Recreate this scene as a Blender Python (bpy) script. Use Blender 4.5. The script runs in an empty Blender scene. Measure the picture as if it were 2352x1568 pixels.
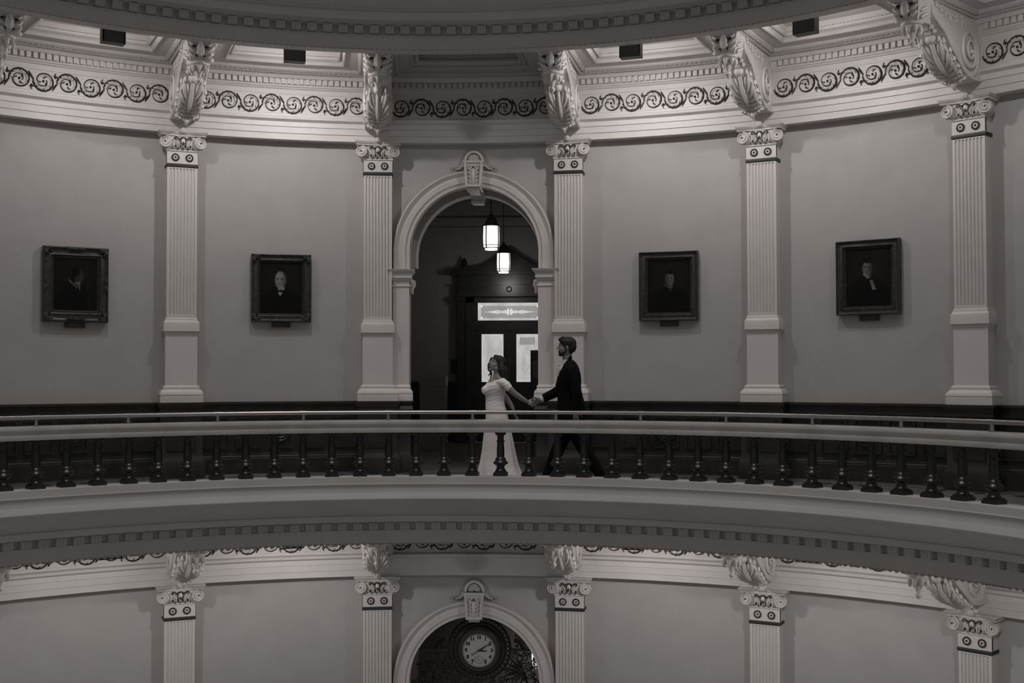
import bpy, bmesh, math, random
from math import sin, cos, pi, radians, sqrt, atan2
from mathutils import Vector, Matrix
random.seed(5)
C = bpy.context.scene.collection
RW, H = 9.2, 6.163
V = Vector

# ------------------------------------------------------------------ materials
TINT = (1.0, .955, .93)
def mat(name, g, rough=.6, metal=0, noise=0, nscale=8, bump=0, bscale=60, emit=0, coat=0, spec=.5):
    m = bpy.data.materials.new(name); m.use_nodes = True
    nt = m.node_tree; b = nt.nodes['Principled BSDF']
    col = tuple(g*t for t in TINT) if not isinstance(g, tuple) else g
    b.inputs['Base Color'].default_value = (*col, 1)
    b.inputs['Roughness'].default_value = rough
    b.inputs['Metallic'].default_value = metal
    b.inputs['Specular IOR Level'].default_value = spec
    b.inputs['Coat Weight'].default_value = coat
    tc = nt.nodes.new('ShaderNodeTexCoord')
    if noise:
        n = nt.nodes.new('ShaderNodeTexNoise'); n.inputs['Scale'].default_value = nscale; n.inputs['Detail'].default_value = 6
        r = nt.nodes.new('ShaderNodeValToRGB')
        r.color_ramp.elements[0].position = .3; r.color_ramp.elements[1].position = .7
        r.color_ramp.elements[0].color = (*[c*(1-noise) for c in col], 1)
        r.color_ramp.elements[1].color = (*[min(1, c*(1+noise)) for c in col], 1)
        nt.links.new(tc.outputs['Object'], n.inputs['Vector'])
        nt.links.new(n.outputs['Fac'], r.inputs['Fac']); nt.links.new(r.outputs['Color'], b.inputs['Base Color'])
    if bump:
        n2 = nt.nodes.new('ShaderNodeTexNoise'); n2.inputs['Scale'].default_value = bscale
        bp = nt.nodes.new('ShaderNodeBump'); bp.inputs['Strength'].default_value = bump; bp.inputs['Distance'].default_value = .01
        nt.links.new(tc.outputs['Object'], n2.inputs['Vector'])
        nt.links.new(n2.outputs['Fac'], bp.inputs['Height']); nt.links.new(bp.outputs['Normal'], b.inputs['Normal'])
    if emit:
        b.inputs['Emission Color'].default_value = (1, .97, .95, 1); b.inputs['Emission Strength'].default_value = emit
    return m
M = {}
M['plaster'] = mat('wall_plaster', .42, .75, noise=.04, nscale=3, bump=.12, bscale=25)
M['trim'] = mat('painted_trim', .62, .5, noise=.03, nscale=5)
M['ceil'] = mat('ceiling_paint', .46, .6, noise=.03)
M['fascia'] = mat('gallery_edge_paint', .48, .5, noise=.05, nscale=2)
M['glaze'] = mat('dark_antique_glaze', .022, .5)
M['bronze'] = mat('aged_bronze_paint', .075, .45, noise=.5, nscale=30)
M['wood'] = mat('dark_varnished_wood', .022, .3, noise=.4, nscale=5, spec=.5)
M['iron'] = mat('cast_iron', .014, .35, spec=.5, noise=.3, nscale=20)
M['stone'] = mat('polished_grey_stone', .40, .25, noise=.12, nscale=4)
M['brass'] = mat('satin_brass', .38, .3, metal=1)
M['frame'] = mat('dark_gilt_frame', .04, .32, noise=.5, nscale=25, bump=.3, bscale=60)
M['plate'] = mat('nameplate_metal', .02, .4)
M['platetrim'] = mat('nameplate_edge', .12, .35)
M['hallwall'] = mat('hall_plaster', .30, .8, noise=.05)
M['glassdoor'] = mat('etched_glass', .5, .4, emit=1)
M['lamp'] = mat('lantern_glass', .8, .4, emit=1)
M['housing'] = mat('lamp_housing', .05, .5)
M['skin'] = mat('skin', .27, .5, noise=.04, nscale=10)
M['skin_m'] = mat('skin_man', .19, .5, noise=.04, nscale=10)
M['hair'] = mat('dark_hair', .007, .7, bump=.5, bscale=90)
M['beard'] = mat('beard_hair', .010, .75, bump=.5, bscale=120)
M['suit'] = mat('black_suit_wool', .006, .9, bump=.15, bscale=50, spec=.1)
M['shoe'] = mat('black_leather', .01, .25)
M['shirt'] = mat('white_cotton', .5, .7)
M['dress'] = mat('ivory_crepe', .82, .6, bump=.1, bscale=30)
M['lip'] = mat('lips', .09, .4)
M['teeth'] = mat('teeth', .5, .3)
M['eye'] = mat('eye_dark', .01, .2)
M['dial'] = mat('clock_dial', .42, .5)
M['dialink'] = mat('clock_ink', .015, .5)
M['case'] = mat('clock_case_wood', .03, .3)
M['cabinet'] = mat('grey_cabinet', .22, .5)
M['board'] = mat('display_board', .10, .5)
M['boarddark'] = mat('display_board_dark', .014, .4)
M['pearl'] = mat('knob_metal', .8, .2, metal=1)

def dress_folds():      # fine horizontal ruching on the bodice, soft vertical folds on the skirt
    m = M['dress']; nt = m.node_tree; b = nt.nodes['Principled BSDF']
    tc = nt.nodes.new('ShaderNodeTexCoord'); w = nt.nodes.new('ShaderNodeTexWave'); w.bands_direction = 'Z'
    w.inputs['Scale'].default_value = 14; w.inputs['Distortion'].default_value = 3.5; w.inputs['Detail'].default_value = 2
    bp = nt.nodes.new('ShaderNodeBump'); bp.inputs['Strength'].default_value = .12; bp.inputs['Distance'].default_value = .006
    nt.links.new(tc.outputs['Object'], w.inputs['Vector']); nt.links.new(w.outputs['Fac'], bp.inputs['Height'])
    nt.links.new(bp.outputs['Normal'], b.inputs['Normal'])
def wood_floor():       # pale marble with small dark diamonds laid on polar coordinates
    m = mat('marble_floor', .20, .17, noise=.15, nscale=3); M['floor'] = m
wood_floor()
M['floordark'] = mat('marble_floor_dark', .03, .12)
def vcol_mat():
    m = bpy.data.materials.new('oil_painting'); m.use_nodes = True; nt = m.node_tree
    b = nt.nodes['Principled BSDF']; a = nt.nodes.new('ShaderNodeVertexColor'); a.layer_name = 'Col'
    nt.links.new(a.outputs['Color'], b.inputs['Base Color']); b.inputs['Roughness'].default_value = .45
    b.inputs['Specular IOR Level'].default_value = .15
    return m
M['paint'] = vcol_mat()
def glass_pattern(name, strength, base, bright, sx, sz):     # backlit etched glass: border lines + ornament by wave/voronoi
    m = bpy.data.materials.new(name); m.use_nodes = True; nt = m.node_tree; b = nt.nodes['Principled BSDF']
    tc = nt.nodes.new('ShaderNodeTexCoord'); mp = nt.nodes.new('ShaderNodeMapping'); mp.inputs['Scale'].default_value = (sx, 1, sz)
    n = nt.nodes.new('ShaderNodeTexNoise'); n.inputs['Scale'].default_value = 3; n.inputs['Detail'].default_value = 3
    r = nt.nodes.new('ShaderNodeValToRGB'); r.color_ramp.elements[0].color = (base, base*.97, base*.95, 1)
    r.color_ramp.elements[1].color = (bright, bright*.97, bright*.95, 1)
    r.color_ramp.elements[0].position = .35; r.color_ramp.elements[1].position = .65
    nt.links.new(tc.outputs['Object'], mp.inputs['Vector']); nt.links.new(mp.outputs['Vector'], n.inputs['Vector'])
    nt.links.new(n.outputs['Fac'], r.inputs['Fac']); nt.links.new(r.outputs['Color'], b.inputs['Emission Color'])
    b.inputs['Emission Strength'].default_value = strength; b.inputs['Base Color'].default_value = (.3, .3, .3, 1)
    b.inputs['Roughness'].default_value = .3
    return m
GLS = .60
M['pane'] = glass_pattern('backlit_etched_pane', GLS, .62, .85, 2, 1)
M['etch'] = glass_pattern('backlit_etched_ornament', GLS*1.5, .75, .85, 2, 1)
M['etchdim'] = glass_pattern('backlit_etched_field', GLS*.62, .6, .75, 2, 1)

# ------------------------------------------------------------------ mesh builder
class MB:
    def __init__(s): s.v = []; s.f = []; s.m = []; s.mi = 0; s.T = None
    def add(s, vs, fs, mi=None):
        o = len(s.v)
        s.v += [tuple(s.T @ V(p)) if s.T else tuple(p) for p in vs]
        for f in fs: s.f.append(tuple(o+i for i in f)); s.m.append(s.mi if mi is None else mi)
    def box(s, x0, x1, y0, y1, z0, z1, mi=None):
        s.add([(x0,y0,z0),(x1,y0,z0),(x1,y1,z0),(x0,y1,z0),(x0,y0,z1),(x1,y0,z1),(x1,y1,z1),(x0,y1,z1)],
              [(3,2,1,0),(4,5,6,7),(0,1,5,4),(1,2,6,5),(2,3,7,6),(3,0,4,7)], mi)
    def frustum(s, w0, d0, z0, w1, d1, z1, mi=None, yb=0.0):     # against the wall plane y=yb, coming forward to -d
        s.add([(-w0/2,-d0,z0),(w0/2,-d0,z0),(w0/2,yb,z0),(-w0/2,yb,z0),(-w1/2,-d1,z1),(w1/2,-d1,z1),(w1/2,yb,z1),(-w1/2,yb,z1)],
              [(3,2,1,0),(4,5,6,7),(0,1,5,4),(1,2,6,5),(2,3,7,6),(3,0,4,7)], mi)
    def stack(s, prof, mi=None, yb=0.0):       # prof: (z, width, depth) list -> moulded block against the wall
        vs = []
        for z, w, d in prof: vs += [(-w/2,yb,z),(-w/2,-d,z),(w/2,-d,z),(w/2,yb,z)]
        fs = [(3,2,1,0), tuple(len(vs)-4+i for i in range(4))]
        for k in range(len(prof)-1):
            a = 4*k
            for i in range(4):
                j = (i+1) % 4; fs.append((a+i, a+j, a+4+j, a+4+i))
        s.add(vs, fs, mi)
    def lathe(s, prof, cx=0, cy=0, n=16, mi=None, sq=1.0):
        vs = []; fs = []
        for r, z in prof:
            for i in range(n):
                a = 2*pi*i/n; vs.append((cx+r*cos(a), cy+r*sq*sin(a), z))
        for k in range(len(prof)-1):
            for i in range(n):
                j = (i+1) % n; fs.append((k*n+i, k*n+j, (k+1)*n+j, (k+1)*n+i))
        fs.append(tuple(range(n-1, -1, -1))); fs.append(tuple((len(prof)-1)*n+i for i in range(n)))
        s.add(vs, fs, mi)
    def tube(s, path, rad, n=6, mi=None, closed=False):
        P = [V(p) for p in path]; N = len(P)
        if not hasattr(rad, '__len__'): rad = [rad]*N
        vs = []; fs = []; up = None
        for i in range(N):
            if closed: t = P[(i+1) % N]-P[i-1]
            else: t = P[min(i+1, N-1)]-P[max(i-1, 0)]
            t.normalize()
            if up is None:
                up = V((0,0,1)) if abs(t.z) < .9 else V((0,1,0))
            u = (up - t*up.dot(t)); u.normalize(); up = u; w = t.cross(u)
            for k in range(n):
                a = 2*pi*k/n; vs.append(P[i]+(u*cos(a)+w*sin(a))*rad[i])
        M_ = N if closed else N-1
        for i in range(M_):
            for k in range(n):
                l = (k+1) % n; j = (i+1) % N
                fs.append((i*n+k, i*n+l, j*n+l, j*n+k))
        if not closed: fs.append(tuple(range(n-1,-1,-1))); fs.append(tuple((N-1)*n+k for k in range(n)))
        s.add(vs, fs, mi)
    def ell(s, c, r, n=10, m=6, mi=None, B=None):
        vs = []; fs = []
        for j in range(m+1):
            t = pi*j/m
            for i in range(n):
                a = 2*pi*i/n; p = V((r[0]*sin(t)*cos(a), r[1]*sin(t)*sin(a), r[2]*cos(t)))
                if B: p = B @ p
                vs.append(V(c)+p)
        for j in range(m):
            for i in range(n):
                k = (i+1) % n; fs.append((j*n+i, (j+1)*n+i, (j+1)*n+k, j*n+k))
        s.add(vs, fs, mi)
    def prism(s, poly, d0, d1, axis='y', mi=None):      # polygon in the plane across axis
        n = len(poly)
        if axis == 'y': vs = [(a, d0, b) for a, b in poly]+[(a, d1, b) for a, b in poly]
        elif axis == 'x': vs = [(d0, a, b) for a, b in poly]+[(d1, a, b) for a, b in poly]
        else: vs = [(a, b, d0) for a, b in poly]+[(a, b, d1) for a, b in poly]
        fs = [tuple(range(n)), tuple(range(2*n-1, n-1, -1))]+[(i, n+i, n+(i+1) % n, (i+1) % n) for i in range(n)]
        s.add(vs, fs, mi)
    def frond(s, p0, p1, p2, r, n=6, k=6, mi=None):    # tapered leaf finger along a bent path
        p0, p1, p2 = V(p0), V(p1), V(p2); path = []; rad = []
        for i in range(k+1):
            t = i/k; path.append(p0*(1-t)**2+p1*2*t*(1-t)+p2*t*t); rad.append(r*(.45+.75*sin(pi*min(1, t*.82+.08)))*(1-.35*t**3))
        s.tube(path, rad, n, mi)
    def revolve(s, prof, a0, a1, n, mi=None, closed=False):   # profile (r, z) swept round the rotunda axis; degrees, 0 = +Y
        m = len(prof); vs = []; fs = []
        for i in range(n+1):
            a = radians(a0+(a1-a0)*i/n)
            for r, z in prof: vs.append((r*sin(a), r*cos(a), z))
        mm = m if closed else m-1
        for i in range(n):
            for k in range(mm):
                l = (k+1) % m; fs.append((i*m+k, i*m+l, (i+1)*m+l, (i+1)*m+k))
        if closed: fs.append(tuple(range(m))); fs.append(tuple(n*m+k for k in range(m-1, -1, -1)))
        s.add(vs, fs, mi)
    def pbox(s, a0, a1, r0, r1, z0, z1, mi=None):
        s.revolve([(r0,z0),(r1,z0),(r1,z1),(r0,z1)], a0, a1, 1, mi, True)
    def build(s, name, mats, parent=None, smooth=True, loc=None):
        me = bpy.data.meshes.new(name); me.from_pydata(s.v, [], s.f)
        if not isinstance(mats, (list, tuple)): mats = [mats]
        for k in mats: me.materials.append(M[k])
        me.polygons.foreach_set('material_index', s.m)
        bm = bmesh.new(); bm.from_mesh(me); bmesh.ops.recalc_face_normals(bm, faces=bm.faces)
        bm.to_mesh(me); bm.free()
        if smooth:
            me.polygons.foreach_set('use_smooth', [True]*len(me.polygons))
            try: me.set_sharp_from_angle(angle=radians(38))
            except Exception: pass
        me.update()
        o = bpy.data.objects.new(name, me); C.objects.link(o)
        if parent: o.parent = parent
        if loc: o.location = loc
        return o
def tag(o, label=None, cat=None, group=None, kind=None):
    if label: o['label'] = label
    if cat: o['category'] = cat
    if group: o['group'] = group
    if kind: o['kind'] = kind
    return o
def struct(name, mb, mats, smooth=True): return tag(mb.build(name, mats, smooth=smooth), kind='structure')
def pol(az, r, z): a = radians(az); return V((r*sin(a), r*cos(a), z))
def root(name, az, r, z, label, cat, group=None):
    o = bpy.data.objects.new(name, None); C.objects.link(o); o.empty_display_size = .1
    o.location = pol(az, r, z); o.rotation_euler = (0, 0, -radians(az))
    return tag(o, label, cat, group)
def copy_tree(o, parent=None):
    c = o.copy(); C.objects.link(c); c.parent = parent
    for ch in list(o.children): copy_tree(ch, c)
    return c
def place(t, az, r, z, label):
    t.location = pol(az, r, z); t.rotation_euler = (0, 0, -radians(az)); t['label'] = label

BAY = [8.66, 25.9, 43.0, 60.2]
PIL = [-60.2, -43.0, -25.8, -8.64, 8.66, 25.9, 43.1, 60.3]
A0, A1 = -66, 66

# ------------------------------------------------------------------ room shell
# arch opening in wall space: s = arc length from the axis, springing z, radius
AR, AZS = .935, 3.165          # clear radius, spring height of the arc
def arch_z(s, r=AR, zs=AZS): return zs+sqrt(max(0, r*r-s*s))
def wall_level(z0, lo, hi, name, floor_open):
    m = MB(); N = 44
    half = math.degrees(AR/RW)
    m.revolve([(RW,lo+z0),(RW,hi+z0)], A0, -half, 60); m.revolve([(RW,lo+z0),(RW,hi+z0)], half, A1, 60)
    for i in range(N):
        s0 = -AR+2*AR*i/N; s1 = -AR+2*AR*(i+1)/N
        def p(s, z): a = s/RW; return (RW*sin(a), RW*cos(a), z+z0)
        m.add([p(s0, arch_z(s0)), p(s1, arch_z(s1)), p(s1, hi), p(s0, hi)], [(0,1,2,3)])
    # reveal: jambs and soffit, going back 0.34, then a wider vestibule and a second rib
    def sheet(r, y0, y1, zs=AZS, bottom=floor_open):
        pts = [(-r, bottom)]+[(-r*cos(pi*k/28), zs+r*sin(pi*k/28)) for k in range(29)]+[(r, bottom)]
        vs = [(a, y0, b+z0) for a, b in pts]+[(a, y1, b+z0) for a, b in pts]; n = len(pts)
        m.add(vs, [(i, i+1, n+i+1, n+i) for i in range(n-1)])
    def annulus(r0, r1, y, zs=AZS, bottom=floor_open):
        p0 = [(-r0, bottom)]+[(-r0*cos(pi*k/28), zs+r0*sin(pi*k/28)) for k in range(29)]+[(r0, bottom)]
        p1 = [(-r1, bottom)]+[(-r1*cos(pi*k/28), zs+r1*sin(pi*k/28)) for k in range(29)]+[(r1, bottom)]
        if r1 > 3: p1 = [(max(-3.3, min(3.3, a)), min(b, 5.3 if z0 == 0 else H-1.0)) for a, b in p1]
        vs = [(a, y, b+z0) for a, b in p0]+[(a, y, b+z0) for a, b in p1]; n = len(p0)
        m.add(vs, [(i, i+1, n+i+1, n+i) for i in range(n-1)])
    sheet(AR, 9.15, 9.34); annulus(AR, 1.14, 9.34); sheet(1.14, 9.34, 10.25); annulus(1.14, 4.6, 10.25)
    sheet(AR, 9.95, 10.24, bottom=3.0); annulus(AR, 1.14, 9.95, bottom=3.0); annulus(AR, 1.14, 10.24, bottom=3.0)
    for sx in (-1, 1): m.add([(sx*AR,9.95,3.0+z0),(sx*1.14,9.95,3.0+z0),(sx*1.14,10.24,3.0+z0),(sx*AR,10.24,3.0+z0)], [(0,1,2,3)])
    return struct(name, m, 'plaster')
wall_level(0, 1.0, 5.0, 'wall_north', 0)
wall_level(-H, -.0, 5.0, 'wall_south', 0)
# the lower wall is the storey below, seen from the same side

def entablature(z, name):
    m = MB()
    prof = [(9.2,4.71),(9.03,4.71),(9.03,4.795),(9.015,4.80),(9.015,4.885),(9.0,4.89),(9.0,4.955),(8.985,4.965),(8.95,4.985),(8.945,5.02),(8.97,5.03),(9.02,5.035),
            (9.02,5.07),(9.015,5.075),(9.015,5.345),(9.01,5.35),(9.01,5.415),(8.99,5.425),(8.985,5.44),(8.965,5.45),(8.965,5.465),(8.955,5.475),
            (8.955,5.545),(8.91,5.55),(8.895,5.565),(8.87,5.60),(8.80,5.625),(8.79,5.65),(9.2,5.65)]
    m.revolve([(r, zz+z) for r, zz in prof], A0, A1, 180)
    a = A0
    while a < A1:                       # dentils
        if min(abs(a-p) for p in PIL) > 1.2: m.pbox(a, a+.34, 8.905, 8.96, 5.472+z, 5.543+z)
        a += .535
    return struct(name, m, 'trim')
entablature(0, 'trim_1'); entablature(-H, 'trim_2')

def rinceau(z, azc, half, name):       # running scroll of spirals on the frieze, light ribbons with dark glazed outlines
    m = MB(); R0 = 9.013
    def P(s, zz, h): a = radians(azc)+s/9.0; r = R0-h; return (r*sin(a), r*cos(a), 5.205+zz+z)
    per = .296; k0 = int(half*radians(1)*9.0/per)+1; smax = radians(half)*9.0
    for k in range(-k0-1, k0+2):
        c = (k+.5)*per; sg = 1 if k % 2 else -1
        def spiral(r0, r1, a0, turns, n=34, hold=0.0):
            out = []
            for i in range(n+1):
                t = i/n; q = max(0, (t-hold)/(1-hold)); r = r0*(1-.06*t)+(r1-r0*.94)*q**.95; a = a0+turns*2*pi*t
                out.append((c+r*cos(a), sg*r*sin(a)))
            return out
        def put(pts, rads, h, mi, n=5):
            seg = []; sr = []
            for (x, y), r in zip(pts, rads):
                if abs(x) < smax and abs(y) < .135: seg.append(P(x, y, h)); sr.append(r)
                else:
                    if len(seg) > 2: m.tube(seg, sr, n, mi)
                    seg = []; sr = []
            if len(seg) > 2: m.tube(seg, sr, n, mi)
        n = 34
        sp = spiral(.127, .040, pi*1.08, -1.62, 44, .27); n = 44
        put(sp, [.0035+.0105*sin(pi*min(1, .12+1.15*i/n))**1.0 if i/n < .72 else .0075 for i in range(n+1)], .003, 1)
        lt = spiral(.101, .045, pi*1.0, -1.25, 30, .45); n = 30
        put(lt, [.0215*(1-.45*i/n) for i in range(n+1)], .0, 0)
        for q in range(5):                       # veins on the light ribbon
            a = pi*.8-q*.85; x0, y0 = c+.112*cos(a), sg*.112*sin(a); x1, y1 = c+.092*cos(a-.35), sg*.092*sin(a-.35)
            if abs(x0) < smax and abs(x1) < smax: m.tube([P(x0, y0, .016), P(x1, y1, .021)], [.005, .002], 4, 1)
        for q in range(3):
            a = 1.2+q*2.1; x1, y1 = c+.075*cos(a), sg*.075*sin(a)
            if abs(x1) < smax-.02 and abs(c) < smax: m.tube([P(c+.036*cos(a-.6), sg*.036*sin(a-.6), .012), P(c+.062*cos(a-.35), sg*.062*sin(a-.35), .012), P(x1, y1, .008)], [.010, .008, .003], 5, 1)
        if abs(c) < smax-.02: m.ell(P(c, 0, .006), (.017,.017,.017), 8, 5, 1)
        # link stem to the next spiral and leaves off the outside
        st = [(c-.122-.062*(t/8), sg*(-.015-.100*(t/8)**1.2)) for t in range(9)]
        put(st, [.006+.009*sin(pi*t/8) for t in range(9)], .004, 1)
        for q in range(7):
            a = pi*.95-q*.42; r = .140
            x0, y0 = c+r*cos(a), sg*r*sin(a); x1, y1 = c+(r-.028)*cos(a-.26), sg*(r-.028)*sin(a-.26)
            if abs(x0) < smax and abs(x1) < smax:
                m.tube([P(x0, y0, .006), P((x0+x1)/2, (y0+y1)/2, .012), P(x1, y1, .006)], [.003, .009, .008], 4, 1)
        for q, (dx, dy) in enumerate(((.0, .05), (.025, .035), (-.025, .035))):
            x0, y0 = c+per/2, sg*-.055
            if abs(x0) < smax-.04: m.tube([P(x0, y0, .004), P(x0+dx*.5, y0-sg*dy*.6, .012), P(x0+dx, y0-sg*dy, .004)], [.008, .007, .003], 5, 1)
        x0 = c-.145
        if abs(x0) < smax-.03: m.tube([P(x0+.03, sg*.055, .004), P(x0, sg*.08, .006), P(x0-.012, sg*.105, .006), P(x0+.006, sg*.118, .005)], [.008, .006, .005, .007], 5, 1)
    return struct(name, m, ['trim', 'glaze'])
bays = [(-51.6, 7.4), (-34.4, 7.4), (-17.2, 7.4), (0, 7.4), (17.3, 7.4), (34.5, 7.4), (51.7, 7.4)]
for i, (c_, h_) in enumerate(bays):
    rinceau(0, c_, h_, 'trim_%d' % (3+i)); rinceau(-H, c_, h_, 'trim_%d' % (10+i))

def ceiling(z, name, n0=0):
    m = MB(); Z = 5.65+z
    for c_, h in bays:
        hc = 5.3; r0, r1 = 7.55, 8.42
        m.revolve([(7.02,Z),(r0,Z)], c_-8.6, c_+8.6, 12); m.revolve([(r1,Z),(8.85,Z)], c_-8.6, c_+8.6, 12)
        m.revolve([(r0,Z),(r1,Z)], c_-8.6, c_-hc, 4); m.revolve([(r0,Z),(r1,Z)], c_+hc, c_+8.6, 4)
        top = Z+.16
        m.revolve([(r0,Z),(r0,Z+.02),(r0+.05,Z+.07),(r0+.05,top),(r1-.05,top),(r1-.05,Z+.07),(r1,Z+.02),(r1,Z)], c_-hc, c_+hc, 10)
        for sg in (-1, 1):
            a = c_+sg*hc
            m.add([pol(a,r0,Z), pol(a,r1,Z), pol(a-sg*.4,r1-.05,top), pol(a-sg*.4,r0+.05,top)], [(0,1,2,3)])
        def loop(ra, rb, hh, zz, rad, wav, nn):
            path = []
            for i in range(nn): path.append(pol(c_-hh+2*hh*i/nn, rb, zz))
            for i in range(nn//2): path.append(pol(c_+hh, rb+(ra-rb)*i/(nn//2), zz))
            for i in range(nn): path.append(pol(c_+hh-2*hh*i/nn, ra, zz))
            for i in range(nn//2): path.append(pol(c_-hh, ra+(rb-ra)*i/(nn//2), zz))
            m.tube(path, [rad*(1+wav*(i % 2)) for i in range(len(path))], 6, 0, True)
        loop(r0-.015, r1+.015, hc+.1, Z-.008, .016, 0, 24)
        loop(r0+.055, r1-.055, hc-.35, Z+.06, .026, .35, 60)
        loop(7.16, 8.73, 6.95, Z-.012, .034, .3, 64)
        loop(7.10, 8.79, 7.3, Z-.035, .026, .3, 80)
    for p in PIL: m.revolve([(7.02,Z-.001),(8.85,Z-.001)], p-1.0, p+1.0, 2)
    return struct(name, m, 'ceil')
ceiling(0, 'ceiling'); ceiling(-H, 'ceiling')

def gallery_edge(z, name, edge=True):
    m = MB()
    prof = [(6.26,0),(6.24,.205),(5.985,.209),(5.972,.203),(5.972,.130),(5.958,.126),(5.958,.118),(5.975,.112),(5.975,.028),(5.972,.022),(5.945,-.045),(5.95,-.058),
            (6.00,-.066),(6.03,-.078),(6.05,-.10),(6.17,-.135),(6.19,-.15),(6.30,-.185),(6.32,-.20),(6.345,-.215),(6.42,-.24),(6.44,-.255),(6.53,-.285),
            (6.565,-.290),(6.575,-.305),(6.565,-.318),(6.60,-.325),(6.612,-.365),(6.65,-.402),(6.745,-.412),(6.895,-.43),(6.895,-.520),(6.87,-.525),(6.87,-.535),(6.90,-.545),
            (6.90,-.69),(6.915,-.702),(7.09,-.702),(7.10,-.690),(7.10,-.513)]
    m.revolve([(r, zz+z) for r, zz in prof], A0-4, A1+4, 200)
    a = A0-3
    while a < A1+3:                      # dentil blocks in the cove, three reeds on each
        m.pbox(a, a+.93, 6.795, 6.90, -.512+z, -.425+z, 0)
        for q in range(3):
            b_ = a+.18+q*.285
            m.tube([pol(b_, 6.793, -.43+z), pol(b_, 6.793, -.508+z)], .011, 5, 0)
        a += 1.61
    k = 0; a = A0-3
    while a < A1+3:                      # small leaf-tip moulding along the lower lip
        m.frond(pol(a, 6.905, -.70+z), pol(a+.22, 6.885, -.712+z), pol(a+.45, 6.905, -.704+z), .010, 4, 2, 0); a += .62
    return struct(name, m, 'fascia')
gallery_edge(0, 'trim_17'); gallery_edge(H, 'trim_18')

m = MB()                                # gallery floor and hall floor, slab top at 0
m.revolve([(6.2,0),(9.16,0)], A0, A1, 80)
m.add([(-3.3,9.0,-.002),(3.3,9.0,-.002),(3.3,16.5,-.002),(-3.3,16.5,-.002)], [(0,1,2,3)])
m.revolve([(7.02,-.5),(9.2,-.5)], A0, A1, 60)
a = A0
while a < A1:                           # inlaid dark diamonds between two dark bands
    m.add([pol(a,6.52,.003), pol(a+.9,6.60,.003), pol(a+1.8,6.52,.003), pol(a+.9,6.44,.003)], [(0,1,2,3)], 1)
    m.add([pol(a,8.72,.003), pol(a+.6,8.80,.003), pol(a+1.2,8.72,.003), pol(a+.6,8.64,.003)], [(0,1,2,3)], 1)
    a += 3.14
m.revolve([(6.70,.003),(6.73,.003)], A0, A1, 120, 1); m.revolve([(8.86,.003),(8.90,.003)], A0, A1, 120, 1)
struct('floor', m, ['floor', 'floordark'])
m = MB(); m.revolve([(7.0,H+.02),(9.3,H+.02)], A0, A1, 60); m.revolve([(9.2,5.66),(9.2,H)], A0, A1, 60); struct('floor', m, 'floor')

# dado: dark panelled wood below the paint line
def dado(a0, a1, name):
    m = MB()
    m.revolve([(9.2,1.02),(9.10,1.02),(9.085,1.012),(9.085,.985),(9.105,.975),(9.12,.94),(9.12,.90),(9.10,.895),(9.10,.875),(9.12,.87),
               (9.125,.30),(9.11,.29),(9.11,.27),(9.095,.255),(9.095,.235),(9.075,.225),(9.075,.02),(9.05,0)], a0, a1, max(4, int(abs(a1-a0))))
    n = max(1, round((a1-a0)/3.0)); st = (a1-a0)/n
    for i in range(n):
        b0 = a0+i*st+.35; b1 = a0+(i+1)*st-.35
        for zz in (.38, .80): m.pbox(b0, b1, 9.095, 9.13, zz-.012, zz+.012)
        for bb in (b0, b1): m.pbox(bb-.08, bb+.08, 9.095, 9.13, .38, .80)
        if i == n//2:
            for rr, zc in ((.13, .6), (.09, .6)):
                ac = (b0+b1)/2; path = []
                for q in range(24): t = 2*pi*q/24; path.append(pol(ac+math.degrees(rr*cos(t)/9.1), 9.10, zc+rr*sin(t)))
                m.tube(path, .014, 6, 0, True)
    return struct(name, m, 'wood')
half = math.degrees(AR/RW)
pt = [-66]+PIL[1:7]+[66]
k = 19
dl = []
for i in range(len(pt)-1):
    a, b = pt[i], pt[i+1]
    a += 1.65 if i else 0; b -= 1.65 if i < len(pt)-2 else 0
    if a < 0 < b: dl += [(a, -half-.1), (half+.1, b)]
    else: dl.append((a, b))
for i, (a, b) in enumerate(dl): dado(a, b, 'baseboard_%s' % ('far_left','left','near_left','arch_left','arch_right','near_right','right','far_right')[i])
for i, p in enumerate(PIL[1:7]):        # dado breaks forward as a plinth below each pilaster
    m = MB()
    m.T = Matrix.Translation(pol(p, RW, 0)) @ Matrix.Rotation(-radians(p), 4, 'Z')
    m.stack([(0,.62,.30),(.20,.62,.30),(.235,.60,.285),(.27,.58,.275),(.30,.56,.26),(.86,.56,.26),(.875,.60,.28),(.90,.60,.28),(.91,.58,.265),(.95,.585,.27),(.985,.63,.30),(1.02,.63,.30)], yb=.1)
    m.box(-.2, .2, -.275, -.25, .36, .80)
    struct('baseboard_plinth', m, 'wood')

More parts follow.
